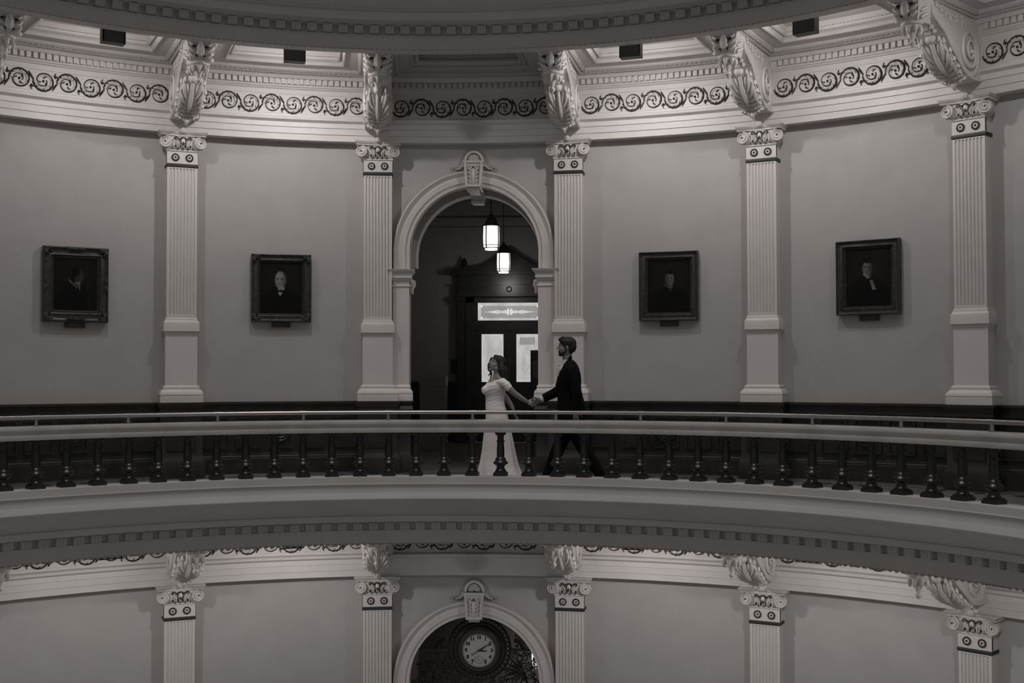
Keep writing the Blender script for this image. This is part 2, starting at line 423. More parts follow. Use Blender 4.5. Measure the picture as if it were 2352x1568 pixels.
# ------------------------------------------------------------------ pilasters
def make_pilaster():
    t = root('pilaster', 0, RW, 0, 'x', 'pilaster', 'fluted pilasters round the rotunda wall')
    m = MB(); m.stack([(1.02,.57,.27),(1.105,.57,.27),(1.11,.56,.265),(1.118,.56,.265),(1.122,.575,.272),(1.145,.57,.27),(1.175,.535,.25),(1.195,.50,.235),
                       (1.20,.475,.22),(1.215,.485,.225),(1.235,.475,.22),(1.25,.44,.205)], yb=.0); m.build('base', 'trim', t)
    m = MB(); m.stack([(1.25,.425,.195),(1.94,.425,.195)], yb=.0); m.build('pedestal', 'trim', t)
    m = MB(); m.stack([(1.94,.425,.195),(1.95,.44,.205),(1.965,.44,.205),(1.975,.46,.215),(1.99,.485,.23),(1.995,.485,.23),(1.996,.47,.22),(2.105,.47,.22),(2.115,.455,.215),(2.14,.43,.20)], yb=.0); m.build('pedestal_cap', 'trim', t)
    # shaft with eight true flutes
    m = MB(); w = .40; d = .185; nf = 8; mg = .022; fw = (w-2*mg)/nf; land = .014; z0, z1 = 2.14, 4.245
    pts = [(-w/2, .0), (-w/2, -d)]
    for i in range(nf):
        xa = -w/2+mg+i*fw+land/2; xb = xa+fw-land
        pts.append((xa, -d))
        for q in range(1, 6): tt = pi*q/6; pts.append(((xa+xb)/2-(xb-xa)/2*cos(tt), -d+.019*sin(tt)))
        pts.append((xb, -d))
    pts += [(w/2, -d), (w/2, .0)]
    zf0, zf1 = z0+.075, z1-.035
    n = len(pts)
    flat = [(x, max(-d, min(y, -d)) if y < 0 else y) for x, y in pts]
    vs = []
    for zz, pp in ((z0, flat), (zf0-.008, flat), (zf0, pts), (zf1, pts), (zf1+.008, flat), (z1, flat)): vs += [(x, y, zz) for x, y in pp]
    fs = [(k_*n+i, k_*n+i+1, (k_+1)*n+i+1, (k_+1)*n+i) for k_ in range(5) for i in range(n-1)]
    m.add(vs, fs)
    m.stack([(2.135,.425,.20),(2.155,.425,.20),(2.175,.405,.188)], yb=.0)
    m.build('shaft', 'trim', t)
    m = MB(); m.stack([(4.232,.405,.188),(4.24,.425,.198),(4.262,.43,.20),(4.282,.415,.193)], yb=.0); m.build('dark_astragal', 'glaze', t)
    cap = MB(); cap.stack([(4.28,.41,.19),(4.447,.41,.19)], yb=.0)
    for sx in (-1, 1):                                     # beaded dark arrises of the neck block
        for q in range(7): cap.ell((sx*.207, -.17, 4.30+q*.022), (.009,.016,.010), 6, 4, 1)
    cap.stack([(4.447,.415,.195),(4.452,.43,.205),(4.468,.43,.205),(4.474,.42,.20)], yb=.0)
    cap.stack([(4.474,.40,.19),(4.50,.46,.215),(4.58,.50,.225),(4.662,.52,.235)], yb=.0)
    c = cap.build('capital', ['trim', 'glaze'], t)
    for sx in (-1, 1):
        r = MB()
        for q in range(12):
            a = 2*pi*q/12; cx, cz = sx*.093, 4.365
            r.ell((cx+.043*cos(a), -.198, cz+.043*sin(a)), (.0125,.012,.0125), 6, 4, 1)
            r.ell((cx+.024*cos(a), -.196, cz+.024*sin(a)), (.011,.010,.011), 6, 4, 0)
        r.ell((cx, -.205, cz), (.011,.011,.011), 8, 5, 1)
        pth = [(cx+.034*cos(2*pi*q/20), -.193, cz+.034*sin(2*pi*q/20)) for q in range(20)]
        r.tube(pth, .006, 5, 1, True)
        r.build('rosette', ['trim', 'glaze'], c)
    for sx in (-1, 1):
        v = MB(); cx, cz = sx*.232, 4.565; R0 = .082
        v.T = Matrix.Translation(V((cx, -.225, cz))) @ Matrix.Rotation(sx*.16, 4, 'Z')
        n = 22; vs = []
        prof = [(R0*.985, .10), (R0, .0), (R0*.98, -.022), (R0*.9, -.030), (R0*.78, -.026), (.001, -.034)]
        fs = []
        for r_, y_ in prof:
            for i in range(n): a = 2*pi*i/n; vs.append((r_*cos(a), y_, r_*sin(a)))
        for k_ in range(len(prof)-1):
            for i in range(n): j = (i+1) % n; fs.append((k_*n+i, k_*n+j, (k_+1)*n+j, (k_+1)*n+i))
        v.add(vs, fs)
        sp = []; rr = []
        for i in range(46):
            tt = i/45; r_ = R0*.93*(1-tt)**.85+.008; a = pi/2+sx*-1*(tt*2.3*2*pi)*-1
            sp.append((r_*cos(a), -.030-.012*tt, r_*sin(a))); rr.append(.0105*(1-.55*tt))
        v.tube(sp, rr, 6, 0)
        v.ell((0, -.045, 0), (.010,.010,.010), 8, 5, 1)
        v.build('volute', ['trim', 'glaze'], c)
    f = MB()                                                 # small foliate mask and scrolls between the volutes
    f.ell((0,-.255,4.575), (.030,.022,.042), 10, 8, 0)
    f.ell((0,-.274,4.562), (.010,.008,.010), 6, 4, 1); f.ell((0,-.268,4.545), (.022,.012,.007), 8, 4, 1)
    f.tube([(-.034,-.255,4.585),(-.030,-.262,4.552),(0,-.268,4.533),(.030,-.262,4.552),(.034,-.255,4.585)], .006, 5, 1)
    for q in range(7):
        a = pi*q/6; f.ell((.036*cos(a),-.255,4.610+.020*sin(a)), (.011,.010,.010), 6, 4, 1)
    for sx in (-1, 1):
        f.tube([(sx*.028,-.25,4.585),(sx*.05,-.252,4.605),(sx*.078,-.255,4.630),(sx*.106,-.256,4.632),(sx*.118,-.256,4.612),(sx*.104,-.256,4.598),(sx*.092,-.256,4.612)], [.007,.009,.009,.009,.008,.008,.007], 6, 1)
        f.tube([(sx*.05,-.246,4.50),(sx*.055,-.250,4.55),(sx*.085,-.252,4.595)], [.006,.010,.006], 6, 0)
    for q in range(4):
        x = -.0975+q*.065
        f.ell((x,-.232,4.505), (.017,.018,.026), 8, 6, 1)
        f.tube([(x-.02,-.23,4.53),(x-.022,-.235,4.505),(x,-.24,4.482),(x+.022,-.235,4.505),(x+.02,-.23,4.53)], .006, 5, 0)
    f.build('carved_mask', ['trim', 'glaze'], c)
    ab = MB()                                                # abacus with a concave front
    n = 14; P0 = []; 
    for i in range(n+1):
        x = -.325+.65*i/n; P0.append((x, -.325+.065*(1-(x/.325)**2)))
    def layer(z0, z1, s0, s1):
        a = [(x*s0, y*s0) for x, y in P0]+[(.325*s0, .0), (-.325*s0, .0)]; b = [(x*s1, y*s1) for x, y in P0]+[(.325*s1, .0), (-.325*s1, .0)]
        k_ = len(a); vs = [(x, y, z0) for x, y in a]+[(x, y, z1) for x, y in b]
        ab.add(vs, [tuple(range(k_-1, -1, -1)), tuple(range(k_, 2*k_))]+[(i, (i+1) % k_, k_+(i+1) % k_, k_+i) for i in range(k_)])
    layer(4.652, 4.670, .93, .93); layer(4.670, 4.676, .90, .90); layer(4.676, 4.702, .94, 1.0); layer(4.702, 4.712, 1.0, 1.0)
    ab.frond((0,-.26,4.70),(0,-.29,4.72),(0,-.235,4.76),.04, 6, 5)
    ab.build('abacus', 'trim', t)
    return t
pil0 = make_pilaster()
PL = ['fluted white pilaster in the main storey at the far left edge',
      'fluted white pilaster between the two left-hand portraits, main storey',
      'fluted white pilaster on the left side of the main storey archway',
      'fluted white pilaster right of the main archway, behind the man in black',
      'fluted white pilaster between the two right-hand portraits, main storey',
      'fluted white pilaster at the right edge, right of the rightmost portrait']
PLL = ['fluted white pilaster of the lower storey, at the far left edge',
      'fluted white pilaster of the lower storey, second left of the clock arch',
      'fluted white pilaster immediately left of the clock arch in the storey below',
      'fluted white pilaster immediately right of the clock arch in the storey below',
      'fluted white pilaster of the lower storey, second right of the clock arch',
      'fluted white pilaster in the lower right corner, storey below']
for i, p in enumerate(PIL[1:7]):
    t = pil0 if i == 0 else copy_tree(pil0); place(t, p, RW, 0, PL[i])
for i, p in enumerate(PIL[1:7]): t = copy_tree(pil0); place(t, p, RW, -H, PLL[i])

# ------------------------------------------------------------------ console brackets
def make_bracket():
    t = root('console_bracket', 0, RW, 0, 'x', 'bracket', 'scrolled console brackets under the gallery')
    w = .165; Y = lambda R: R-RW
    b = MB()
    side = [(9.06,5.65),(9.06,4.90),(8.90,4.865),(8.75,4.86),(8.62,4.885),(8.52,4.94),(8.42,5.01),(8.32,5.08),(8.22,5.15),(8.14,5.23),(8.06,5.30),(7.96,5.33),(7.86,5.385),(7.78,5.45),(7.72,5.65)]
    b.prism([(Y(r), z) for r, z in side], -w, w, 'x')
    for sx in (-1, 1):
        b.tube([(sx*(w+.002), Y(r)+.012, z+.012) for r, z in side[1:13]], .020, 6)
        sp = []; rr = []; cy, cz = Y(8.68), 5.17
        for i in range(56):
            q = i/55; r_ = .225*(1-q)**.85+.02; a = -pi*.35+2.3*2*pi*q
            sp.append((sx*(w+.008+.035*q), cy+r_*cos(a), cz+r_*sin(a)*1.12)); rr.append(.024*(1-.35*q))
        b.tube(sp, rr, 6)
        b.ell((sx*(w+.035), cy, cz), (.03,.030,.030), 8, 6)
        for (yy, zz, s_) in ((8.50,5.50,1.1),(8.34,5.49,1.1),(8.20,5.48,1.0),(8.08,5.51,.9),(7.96,5.53,.8),(7.86,5.56,.7)):   # trailing foliage
            for q in range(5):
                a = q*1.3+yy*3; b.frond((sx*(w), Y(yy), zz), (sx*(w+.02), Y(yy)+.035*s_*cos(a), zz+.035*s_*sin(a)), (sx*(w+.006), Y(yy)+.07*s_*cos(a+.5), zz+.06*s_*sin(a+.5)), .013*s_, 5, 3)
    b.build('scroll_body', 'trim', t)
    # acanthus on the front
    l = MB()
    def F(x, q, h=0.0):          # across, up the front curve 0..1, proud of it by h
        return (x, Y(8.60-.52*q-.02*sin(pi*q)-.50*h), 4.905+.335*q-.045*sin(pi*q)-.80*h)
    l.tube([F(0,0,.02),F(0,.2,.045),F(0,.4,.055),F(0,.6,.055),F(0,.8,.05),F(0,.95,.03)], [.020,.030,.034,.034,.030,.026], 8)
    l.ell((0,Y(8.06),5.235), (.062,.058,.058), 12, 8)
    for sx in (-1, 1):
        for k_ in range(5):
            q0 = .02+.10*k_; q1 = .10+.205*k_; xt = (.150,.178,.182,.180,.150)[k_]
            l.frond(F(sx*.012,q0,.03), F(sx*xt*.5,(q0+q1)/2-.02,.075), F(sx*xt,q1+.02,.02), .033-.002*k_, 7, 7)
            l.frond(F(sx*xt*.5,(q0+q1)/2,.055), F(sx*xt*.8,q1-.05,.07), F(sx*(xt-.035),q1+.10,.03), .020, 6, 5)
            l.frond(F(sx*xt*.5,(q0+q1)/2,.05), F(sx*xt*.8,q0+.02,.06), F(sx*(xt-.01),q1-.08,.02), .016, 6, 5)
            l.frond(F(sx*(xt-.03),q1+.00,.03), F(sx*(xt+.004),q1+.01,.05), F(sx*(xt-.008),q1+.07,.01), .020, 6, 4); l.frond(F(sx*(xt-.06),q1+.06,.04), F(sx*(xt-.035),q1+.08,.06), F(sx*(xt-.045),q1+.14,.02), .017, 6, 4)
        l.frond(F(sx*.03,.55,.03),F(sx*.06,.80,.06),F(sx*.09,1.0,.02),.026,7,6)
        for q in (.3, .5, .7): l.ell(F(sx*.05,q,.045), (.013,.02,.012), 7, 5)
    l.build('acanthus_leaf', 'trim', t)
    d = MB()                                                # leaf drop under the scroll
    for x, z, r_ in ((-.13,4.865,.026),(-.085,4.835,.030),(-.035,4.81,.03),(.035,4.81,.03),(.085,4.835,.030),(.13,4.865,.026)):
        d.frond((x*.9, Y(8.74), 4.89), (x*1.15, Y(8.56), 4.86), (x*.9, Y(8.64), z-.02), r_, 6, 5)
    d.frond((0,Y(8.72),4.88),(0,Y(8.56),4.83),(0,Y(8.68),4.75),.034,8,6)
    d.ell((0,Y(8.585),4.865),(.040,.036,.028),8,6)
    d.build('leaf_drop', 'trim', t)
    u = MB()                                                # overlapping scales under the arm
    for k_ in range(5):
        yy = Y(8.02-.075*k_); zz = 5.30+.035*k_
        u.ell((0, yy, zz-.005), (.085-.006*k_, .05, .036), 12, 6)
        for sx in (-1, 1):
            u.ell((sx*.075, yy-.02, zz), (.030,.04,.030), 8, 5)
    u.build('scale_ornament', 'trim', t)
    c = MB()                                                # leafy capital at the inner end
    c.stack([(5.33,.22,-Y(7.52)),(5.36,.25,-Y(7.50)),(5.44,.27,-Y(7.50)),(5.52,.31,-Y(7.46)),(5.56,.34,-Y(7.44)),(5.62,.34,-Y(7.44))], yb=Y(7.80))
    for sx in (-1, 1):
        for k_ in range(3):
            z0 = 5.36+.075*k_
            c.frond((sx*.04,Y(7.49),z0-.01),(sx*.10,Y(7.44),z0+.02),(sx*(.14+.012*k_),Y(7.47),z0+.055),.024,6,5)
            c.frond((sx*.14,Y(7.55),z0-.01),(sx*.18,Y(7.60),z0+.03),(sx*.165,Y(7.68),z0+.055),.022,6,5)
        c.ell((sx*.155,Y(7.47),5.575),(.032,.032,.03),8,6); c.ell((sx*.08,Y(7.45),5.50),(.028,.018,.016),8,5,1); c.ell((sx*.055,Y(7.47),5.385),(.032,.016,.013),8,5,1)
    c.frond((0,Y(7.50),5.36),(0,Y(7.44),5.46),(0,Y(7.46),5.56),.05,8,6)
    c.build('end_capital', ['trim', 'glaze'], t)
    pn = MB()
    pn.lathe([(.02,5.345),(.115,5.34),(.125,5.322),(.118,5.302),(.09,5.292),(.095,5.27),(.075,5.235),(.045,5.20),(.032,5.16),(.022,5.135),(.034,5.118),(.040,5.10),(.026,5.08),(.006,5.055)], 0, Y(7.62), 14)
    for q in range(8):
        a = 2*pi*q/8; ca, sa = cos(a), sin(a)
        pn.frond((.07*ca,Y(7.62)+.07*sa,5.30),(.12*ca,Y(7.62)+.12*sa,5.25),(.09*ca,Y(7.62)+.09*sa,5.195),.022,6,5)
    pn.build('pendant_finial', 'trim', t)
    return t
br0 = make_bracket()
BL = ['carved console bracket above the far left pilaster, main storey',
      'carved console bracket above the pilaster dividing the left-hand portraits',
      'carved console bracket above the pilaster at the left of the main archway',
      'carved console bracket above the pilaster at the right of the main archway',
      'carved console bracket above the pilaster dividing the right-hand portraits',
      'largest carved console bracket, at the upper right corner']
BLL = ['carved console bracket of the storey below at the far left edge, nearly hidden',
      'carved console bracket of the storey below, lower left, peeping under the gallery edge',
      'carved console bracket peeping under the gallery edge, left of the clock arch',
      'carved console bracket peeping under the gallery edge, right of the clock arch',
      'carved console bracket with dark pendant, lower storey, second right of the clock',
      'carved console bracket of the storey below, lower right corner, dark pendant to its left']
for i, p in enumerate(PIL[1:7]):
    t = br0 if i == 0 else copy_tree(br0); place(t, p, RW, 0, BL[i])
for i, p in enumerate(PIL[1:7]): t = copy_tree(br0); place(t, p, RW, -H, BLL[i])

# ------------------------------------------------------------------ archivolts, imposts, keystones
def archivolt(z0, name):
    m = MB()
    # profile: (radius offset outward from clear radius, projection from wall)
    prof = [(0,-.14),(0,.045),(.055,.05),(.06,.07),(.125,.075),(.13,.06),(.155,.055),(.185,.085),(.205,.105),(.225,.105),(.232,.085),(.235,0)]
    def path(off):
        r = AR+off; pts = [(-r, 2.90)]+[(-r*cos(pi*k/40), AZS+r*sin(pi*k/40)) for k in range(41)]+[(r, 2.90)]
        return pts
    P = [path(o) for o, _ in prof]; n = len(P[0]); vs = []
    for (o, h), pp in zip(prof, P):
        for s, z in pp: a = s/RW; r = RW-h; vs.append((r*sin(a), r*cos(a), z+z0))
    fs = [(k*n+i, k*n+i+1, (k+1)*n+i+1, (k+1)*n+i) for k in range(len(prof)-1) for i in range(n-1)]
    m.add(vs, fs)
    return struct(name, m, 'trim')
archivolt(0, 'trim_19'); archivolt(-H, 'trim_20')

def make_impost():
    t = root('arch_impost', 0, RW, 0, 'x', 'impost', 'arch imposts')
    m = MB(); w = .235
    m.stack([(2.65,w,.10),(2.655,w+.03,.115),(2.672,w+.03,.115),(2.68,w,.10),(2.735,w,.10),(2.74,w+.035,.12),(2.755,w+.04,.122),(2.775,w+.075,.15),(2.785,w+.08,.152),(2.79,w+.065,.145),(2.84,w+.07,.148),(2.85,w+.10,.17),(2.885,w+.15,.20),(2.90,w+.155,.205)], yb=.34)
    m.build('impost_block', 'trim', t)
    m = MB(); m.stack([(1.25,w,.10),(2.65,w,.10)], yb=.34); m.build('jamb', 'trim', t)
    m = MB(); m.stack([(1.02,w+.10,.19),(1.105,w+.10,.19),(1.112,w+.09,.185),(1.122,w+.10,.19),(1.15,w+.09,.185),(1.185,w+.04,.15),(1.20,w+.02,.13),(1.215,w+.04,.14),(1.235,w+.02,.13),(1.25,w,.10)], yb=.34); m.build('base', 'trim', t)
    m = MB(); m.stack([(0,w+.09,.18),(.22,w+.09,.18),(.26,w+.04,.15),(.86,w+.04,.15),(.90,w+.10,.18),(.95,w+.06,.16),(1.0,w+.12,.2),(1.02,w+.12,.2)], yb=.34); m.build('plinth', 'wood', t)
    return t
im0 = make_impost()
AIM = math.degrees((AR+.1175)/RW)
def leafscroll(t, sx, zt):
    m = MB(); x = -sx*.125
    for k_ in range(4): m.frond((x, .02-.0*k_, zt-.05-.04*k_), (x-sx*.05, .02, zt-.07-.04*k_), (x-sx*.035, .0, zt-.11-.04*k_), .030-.004*k_, 6, 5)
    m.tube([(x,.05,zt-.03),(x-sx*.05,.05,zt-.05),(x-sx*.06,.05,zt-.10),(x-sx*.02,.05,zt-.17),(x,.05,zt-.24)], [.03,.035,.03,.02,.012], 8)
    return m.build('carved_scroll', 'trim', t)
for i, (sx, z, lab) in enumerate([(-1,0,'white moulded impost and jamb on the left side of the main archway'),(1,0,'white moulded impost and jamb right of the main archway opening'),
                                  (-1,-H,'white moulded jamb left of the lower clock arch'),(1,-H,'white moulded jamb right of the lower clock arch')]):
    t = im0 if i == 0 else im_src.copy()
    if i == 0:
        pass
    else:
        C.objects.link(t)
        for ch in base_parts: c_ = ch.copy(); C.objects.link(c_); c_.parent = t
    if i == 0: im_src = im0; base_parts = list(im0.children)
    place(t, sx*AIM, RW, z, lab)
    leafscroll(t, sx, 2.78)

def make_keystone():
    t = root('keystone', 0, RW, 0, 'x', 'keystone')
    m = MB()
    za, zb = 4.075, 4.445; wa, wb = .115, .14
    def trap(z0, z1, y0, y1, ins=0):
        def ww(z): return wa+(wb-wa)*(z-za)/(zb-za)-ins
        m.add([(-ww(z0),y0,z0),(ww(z0),y0,z0),(ww(z1),y0,z1),(-ww(z1),y0,z1),(-ww(z0),y1,z0),(ww(z0),y1,z0),(ww(z1),y1,z1),(-ww(z1),y1,z1)],
              [(0,1,2,3),(7,6,5,4),(0,4,5,1),(1,5,6,2),(2,6,7,3),(3,7,4,0)])
    trap(za, zb, -.15, .34)
    for sx in (-1, 1): m.tube([(sx*(wa-.02),-.155,za+.02),(sx*(wb-.02),-.155,zb-.01)], .020, 6)
    m.tube([(-wa+.02,-.155,za+.02),(wa-.02,-.155,za+.02)], .020, 6); m.tube([(-wb-.01,-.158,zb-.005),(wb+.01,-.158,zb-.005)], .022, 6)
    m.stack([(4.03,.15,.09),(4.075,.17,.12)], yb=.34)
    m.build('block', 'trim', t)
    m = MB()
    for sx in (-1, 1):
        for k_ in range(4):
            z0 = 4.17+.055*k_
            m.frond((sx*.012,-.16,z0-.03),(sx*.045,-.182,z0-.012),(sx*(.055+.006*k_),-.165,z0+.012),.015,6,5)
            m.ell((sx*(.050+.006*k_),-.155,z0-.012),(.013,.006,.010),6,4,1)
        m.tube([(sx*.022,-.175,4.37),(sx*.05,-.178,4.395),(sx*.058,-.178,4.365),(sx*.035,-.178,4.345)], [.012,.012,.010,.010], 6)
    m.frond((0,-.155,4.36),(0,-.205,4.25),(0,-.165,4.12),.026,8,6)
    m.ell((0,-.186,4.36),(.012,.01,.018),8,5,1)
    m.build('acanthus_ornament', ['trim','glaze'], t)
    m = MB(); n = 24
    vs = []; prof = [(.145,.0),(.145,-.06),(.135,-.075),(.110,-.078),(.104,-.055),(.088,-.05),(.03,-.065),(.001,-.08)]
    zc = 4.462
    for r_, y_ in prof:
        for i in range(n+1): a = pi*i/n; vs.append((r_*cos(a), y_, zc+r_*sin(a)*1.12))
    m.add(vs, [(k_*(n+1)+i, k_*(n+1)+i+1, (k_+1)*(n+1)+i+1, (k_+1)*(n+1)+i) for k_ in range(len(prof)-1) for i in range(n)])
    for i in range(13):
        a = pi*i/12; m.ell((.140*cos(a), -.066, zc+.140*1.12*sin(a)), (.009,.009,.009), 6, 4, 0)
    for i in range(9):
        a = pi*(i+.5)/9; m.tube([(.02*cos(a),-.07,zc+.02*sin(a)),(.085*cos(a),-.058,zc+.09*sin(a))], [.004,.009], 5)
    m.tube([(.100*cos(pi*i/20),-.066,zc+.112*sin(pi*i/20)) for i in range(21)], .004, 5, 1)
    m.ell((0,-.085,zc+.006),(.016,.012,.012),8,5,1)
    m.build('shell_cresting', ['trim','glaze'], t)
    for sx in (-1, 1):
        m = MB()
        pts = [(.15,4.42),(.165,4.405),(.18,4.385),(.20,4.365),(.225,4.355),(.25,4.35),(.275,4.345),(.29,4.355),(.285,4.37)]
        m.tube([(sx*x,-.03,z) for x, z in pts], [.02,.024,.02,.018,.016,.014,.012,.011,.010], 7)
        m.tube([(sx*(.158+.022*cos(2*pi*q/10)),-.04,4.415+.022*sin(2*pi*q/10)) for q in range(9)], .009, 6)
        for x, z in ((.195,4.35),(.235,4.34),(.17,4.375),(.158,4.415),(.285,4.352)): m.ell((sx*x,-.045,z),(.012,.008,.009),6,4,1)
        m.frond((sx*.19,-.03,4.37),(sx*.20,-.05,4.40),(sx*.215,-.03,4.40),.012,6,4)
        m.build('side_scroll', ['trim','glaze'], t)
    return t
ks0 = make_keystone(); place(ks0, 0, RW, 0, 'carved shell-topped keystone crowning the main archway')
t = copy_tree(ks0); place(t, 0, RW, -H, 'carved shell-topped keystone above the clock in the storey below')
m = MB(); m.stack([(3.98,.16,0),(4.0,.18,.0),(4.06,.20,.02),(4.13,.22,.03)], yb=.30); m.tube([(-.09,-.01,4.0),(.09,-.01,4.0)], .022, 8)
for q in range(5): m.frond((-.08+.04*q,.02,4.02),(-.08+.04*q,-.03,3.98),(-.08+.04*q,.02,3.96),.02,6,4)
o = m.build('keystone', 'trim', loc=(0, 9.93, 0)); tag(o, 'smaller plain keystone of the inner arch, seen just below the carved keystone', 'keystone')

# ------------------------------------------------------------------ balustrade
m = MB(); m.revolve([(5.975,.718),(5.968,.74),(5.972,.765),(5.985,.775),(5.978,.79),(5.975,.80),(5.965,.812),(5.962,.832),(5.972,.855),(5.99,.861),(6.19,.861),(6.21,.85),(6.21,.82),(6.20,.80),(6.195,.718)], A0-4, A1+4, 200, None, True)
o = m.build('stone_rail', 'stone'); tag(o, 'curved polished grey stone rail capping the dark balusters, full width of the photo', 'rail')
m = MB()
m.build
hr = bpy.data.objects.new('handrail', None); C.objects.link(hr); tag(hr, 'thin round metal handrail on short posts above the curved stone rail', 'handrail')
m.tube([pol(a, 6.075, .951) for a in [A0-4+i*1.0 for i in range(int(A1-A0+9))]], .0225, 12); m.build('pipe', 'brass', hr)
po = None
for a in [-62.9+i*9.36 for i in range(14)]:
    pass
PA = [-53.6, -44.15, -35.0, -25.75, -16.6, -7.35, 1.98, 11.3, 20.75, 30.2, 39.6, 49.05, 58.5]
for a in PA:
    m = MB(); m.T = Matrix.Translation(pol(a, 6.075, 0)) @ Matrix.Rotation(-radians(a), 4, 'Z')
    m.lathe([(.034,.861),(.034,.869),(.020,.873),(.019,.935)], n=12); p_ = m.build('post', 'brass', hr)
    m = MB(); m.T = Matrix.Translation(pol(a, 6.075, .951)) @ Matrix.Rotation(-radians(a), 4, 'Z')
    m.tube([(-.045,0,0),(.045,0,0)], .0245, 12); m.build('sleeve', 'brass', p_)

def make_baluster():
    t = root('baluster', 0, 6.09, 0, 'x', 'baluster', 'dark turned balusters of the gallery railing')
    m = MB(); m.box(-.078,.078,-.078,.078,.2075,.246); m.box(-.065,.065,-.065,.065,.246,.262); m.build('plinth', 'iron', t)
    m = MB()
    m.lathe([(.062,.262),(.064,.272),(.054,.284),(.046,.30),(.046,.318),(.052,.328),(.070,.338),(.080,.350),(.084,.362),(.080,.372),(.068,.382),(.062,.392),(.064,.402),(.058,.414),(.046,.424),(.043,.434),
             (.046,.45),(.045,.50),(.042,.55),(.0395,.598),(.040,.602),(.050,.606),(.050,.616),(.040,.620),(.038,.63),(.038,.665),(.044,.68),(.058,.690),(.066,.698),(.066,.718)], n=18)
    m.build('turned_shaft', 'iron', t)
    m = MB()
    for q in range(22): a = 2*pi*q/22; m.ell((.082*cos(a), .082*sin(a), .361), (.008,.008,.009), 5, 4)
    m.build('beaded_ring', 'iron', t)
    return t
AZB = [-56.7,-53.5,-50.4,-47.25,-44.11,-41.13,-38.02,-34.87,-31.89,-28.88,-25.84,-22.77,-19.71,-16.63,-13.52,-10.44,-7.29,-4.27,-1.19,1.95,5.09,8.25,11.45,14.4,17.5,20.6,23.83,27.05,30.11,33.2,36.32,39.47,42.69,45.79,48.92,52.1,55.3,58.52,61.7]
ORD = ['first','second','third','fourth','fifth','sixth','seventh','eighth','ninth','tenth','eleventh','twelfth','thirteenth','fourteenth','fifteenth','sixteenth','seventeenth','eighteenth','nineteenth']
b0 = None
vis = AZB[3:-1]
names = {18: 'dark turned baluster just left of the white dress', 19: 'dark turned baluster standing in front of the white dress', 20: 'dark turned baluster just right of the white dress',
         21: 'dark turned baluster in front of the man\'s leading leg', 22: 'dark turned baluster in front of the gap between the man\'s legs', 23: 'dark turned baluster in front of the man\'s trailing foot'}
idx = 0
for i, a in enumerate(AZB[3:-1]):
    t = make_baluster() if i == 0 else copy_tree(b0)
    if i == 0: b0 = t
    j = i+3
    if j in names: lab = names[j]
    elif j < 18: lab = 'dark turned baluster under the stone rail, %s from the left edge of the photo' % ORD[i]
    else:
        lab = 'dark turned baluster under the stone rail, %s from the right edge of the photo' % ORD[len(vis)-1-i]
    place(t, a, 6.09, 0, lab)

# ------------------------------------------------------------------ lamps in the bays (real fixtures facing the wall)
def make_fixture():
    t = root('flood_lamp', 0, 7.4, 5.5, 'x', 'lamp', 'flood lamps under the gallery')
    m = MB()
    m.box(-.135,.135,-.10,-.085,-.11,.10); m.box(-.135,.135,-.10,.04,-.125,-.11); m.box(-.135,-.12,-.10,.04,-.11,.10); m.box(.12,.135,-.10,.04,-.11,.10)
    m.build('housing', 'housing', t)
    m = MB(); m.box(-.10,.10,-.08,-.07,-.09,.09); m.build('reflector', 'brass', t)
    m = MB(); m.tube([(-.13,-.03,.09),(-.13,-.03,.148)], .008, 6); m.tube([(.13,-.03,.09),(.13,-.03,.148)], .008, 6); m.build('bracket', 'housing', t)
    return t
LP = 54
lamps = []
f0 = None
FL = {-34.4:'above the far left portrait', -17.2:'above the portrait left of the arch', 17.3:'above the portrait right of the arch', 34.5:'above the rightmost portrait', -51.6:'beyond the left edge of the photo', 51.7:'beyond the right edge of the photo'}
for lv, z in ((0, 0), (1, -H)):
    for a in (-51.6, -34.4, -17.2, 17.3, 34.5, 51.7):
        if f0 is None: t = f0 = make_fixture()
        else: t = copy_tree(f0)
        place(t, a+(.35 if a < 0 else -.4), 7.4, 5.5+z, ('boxy dark flood lamp hung in the ceiling coffer ' + FL[a]) if lv == 0 else 'boxy flood lamp of the lower storey, ' + FL[a].replace('above', 'below').replace('beyond','past'))
        L = bpy.data.lights.new('flood_light', 'SPOT'); L.spot_size = radians(172); L.spot_blend = .9; L.energy = LP*(1.0 if lv == 0 else .46)*(.30 if abs(a) > 40 else (.66 if a < 0 else .80) if abs(a) > 30 else 1.12); L.shadow_soft_size = .05; L.color = (1, .965, .94)
        lo = bpy.data.objects.new('flood_light', L); C.objects.link(lo); lo.location = pol(a, 7.415, 5.5+z)
        lo.parent = t; lo.matrix_parent_inverse = Matrix(); lo.location = (0, .06, -.07); lo.rotation_euler = (radians(21), 0, 0)
        U = bpy.data.lights.new('flood_spill', 'POINT'); U.energy = L.energy*.38; U.shadow_soft_size = .05; U.color = L.color
        uo = bpy.data.objects.new('flood_spill', U); C.objects.link(uo); uo.parent = t; uo.location = (0, .06, -.06)

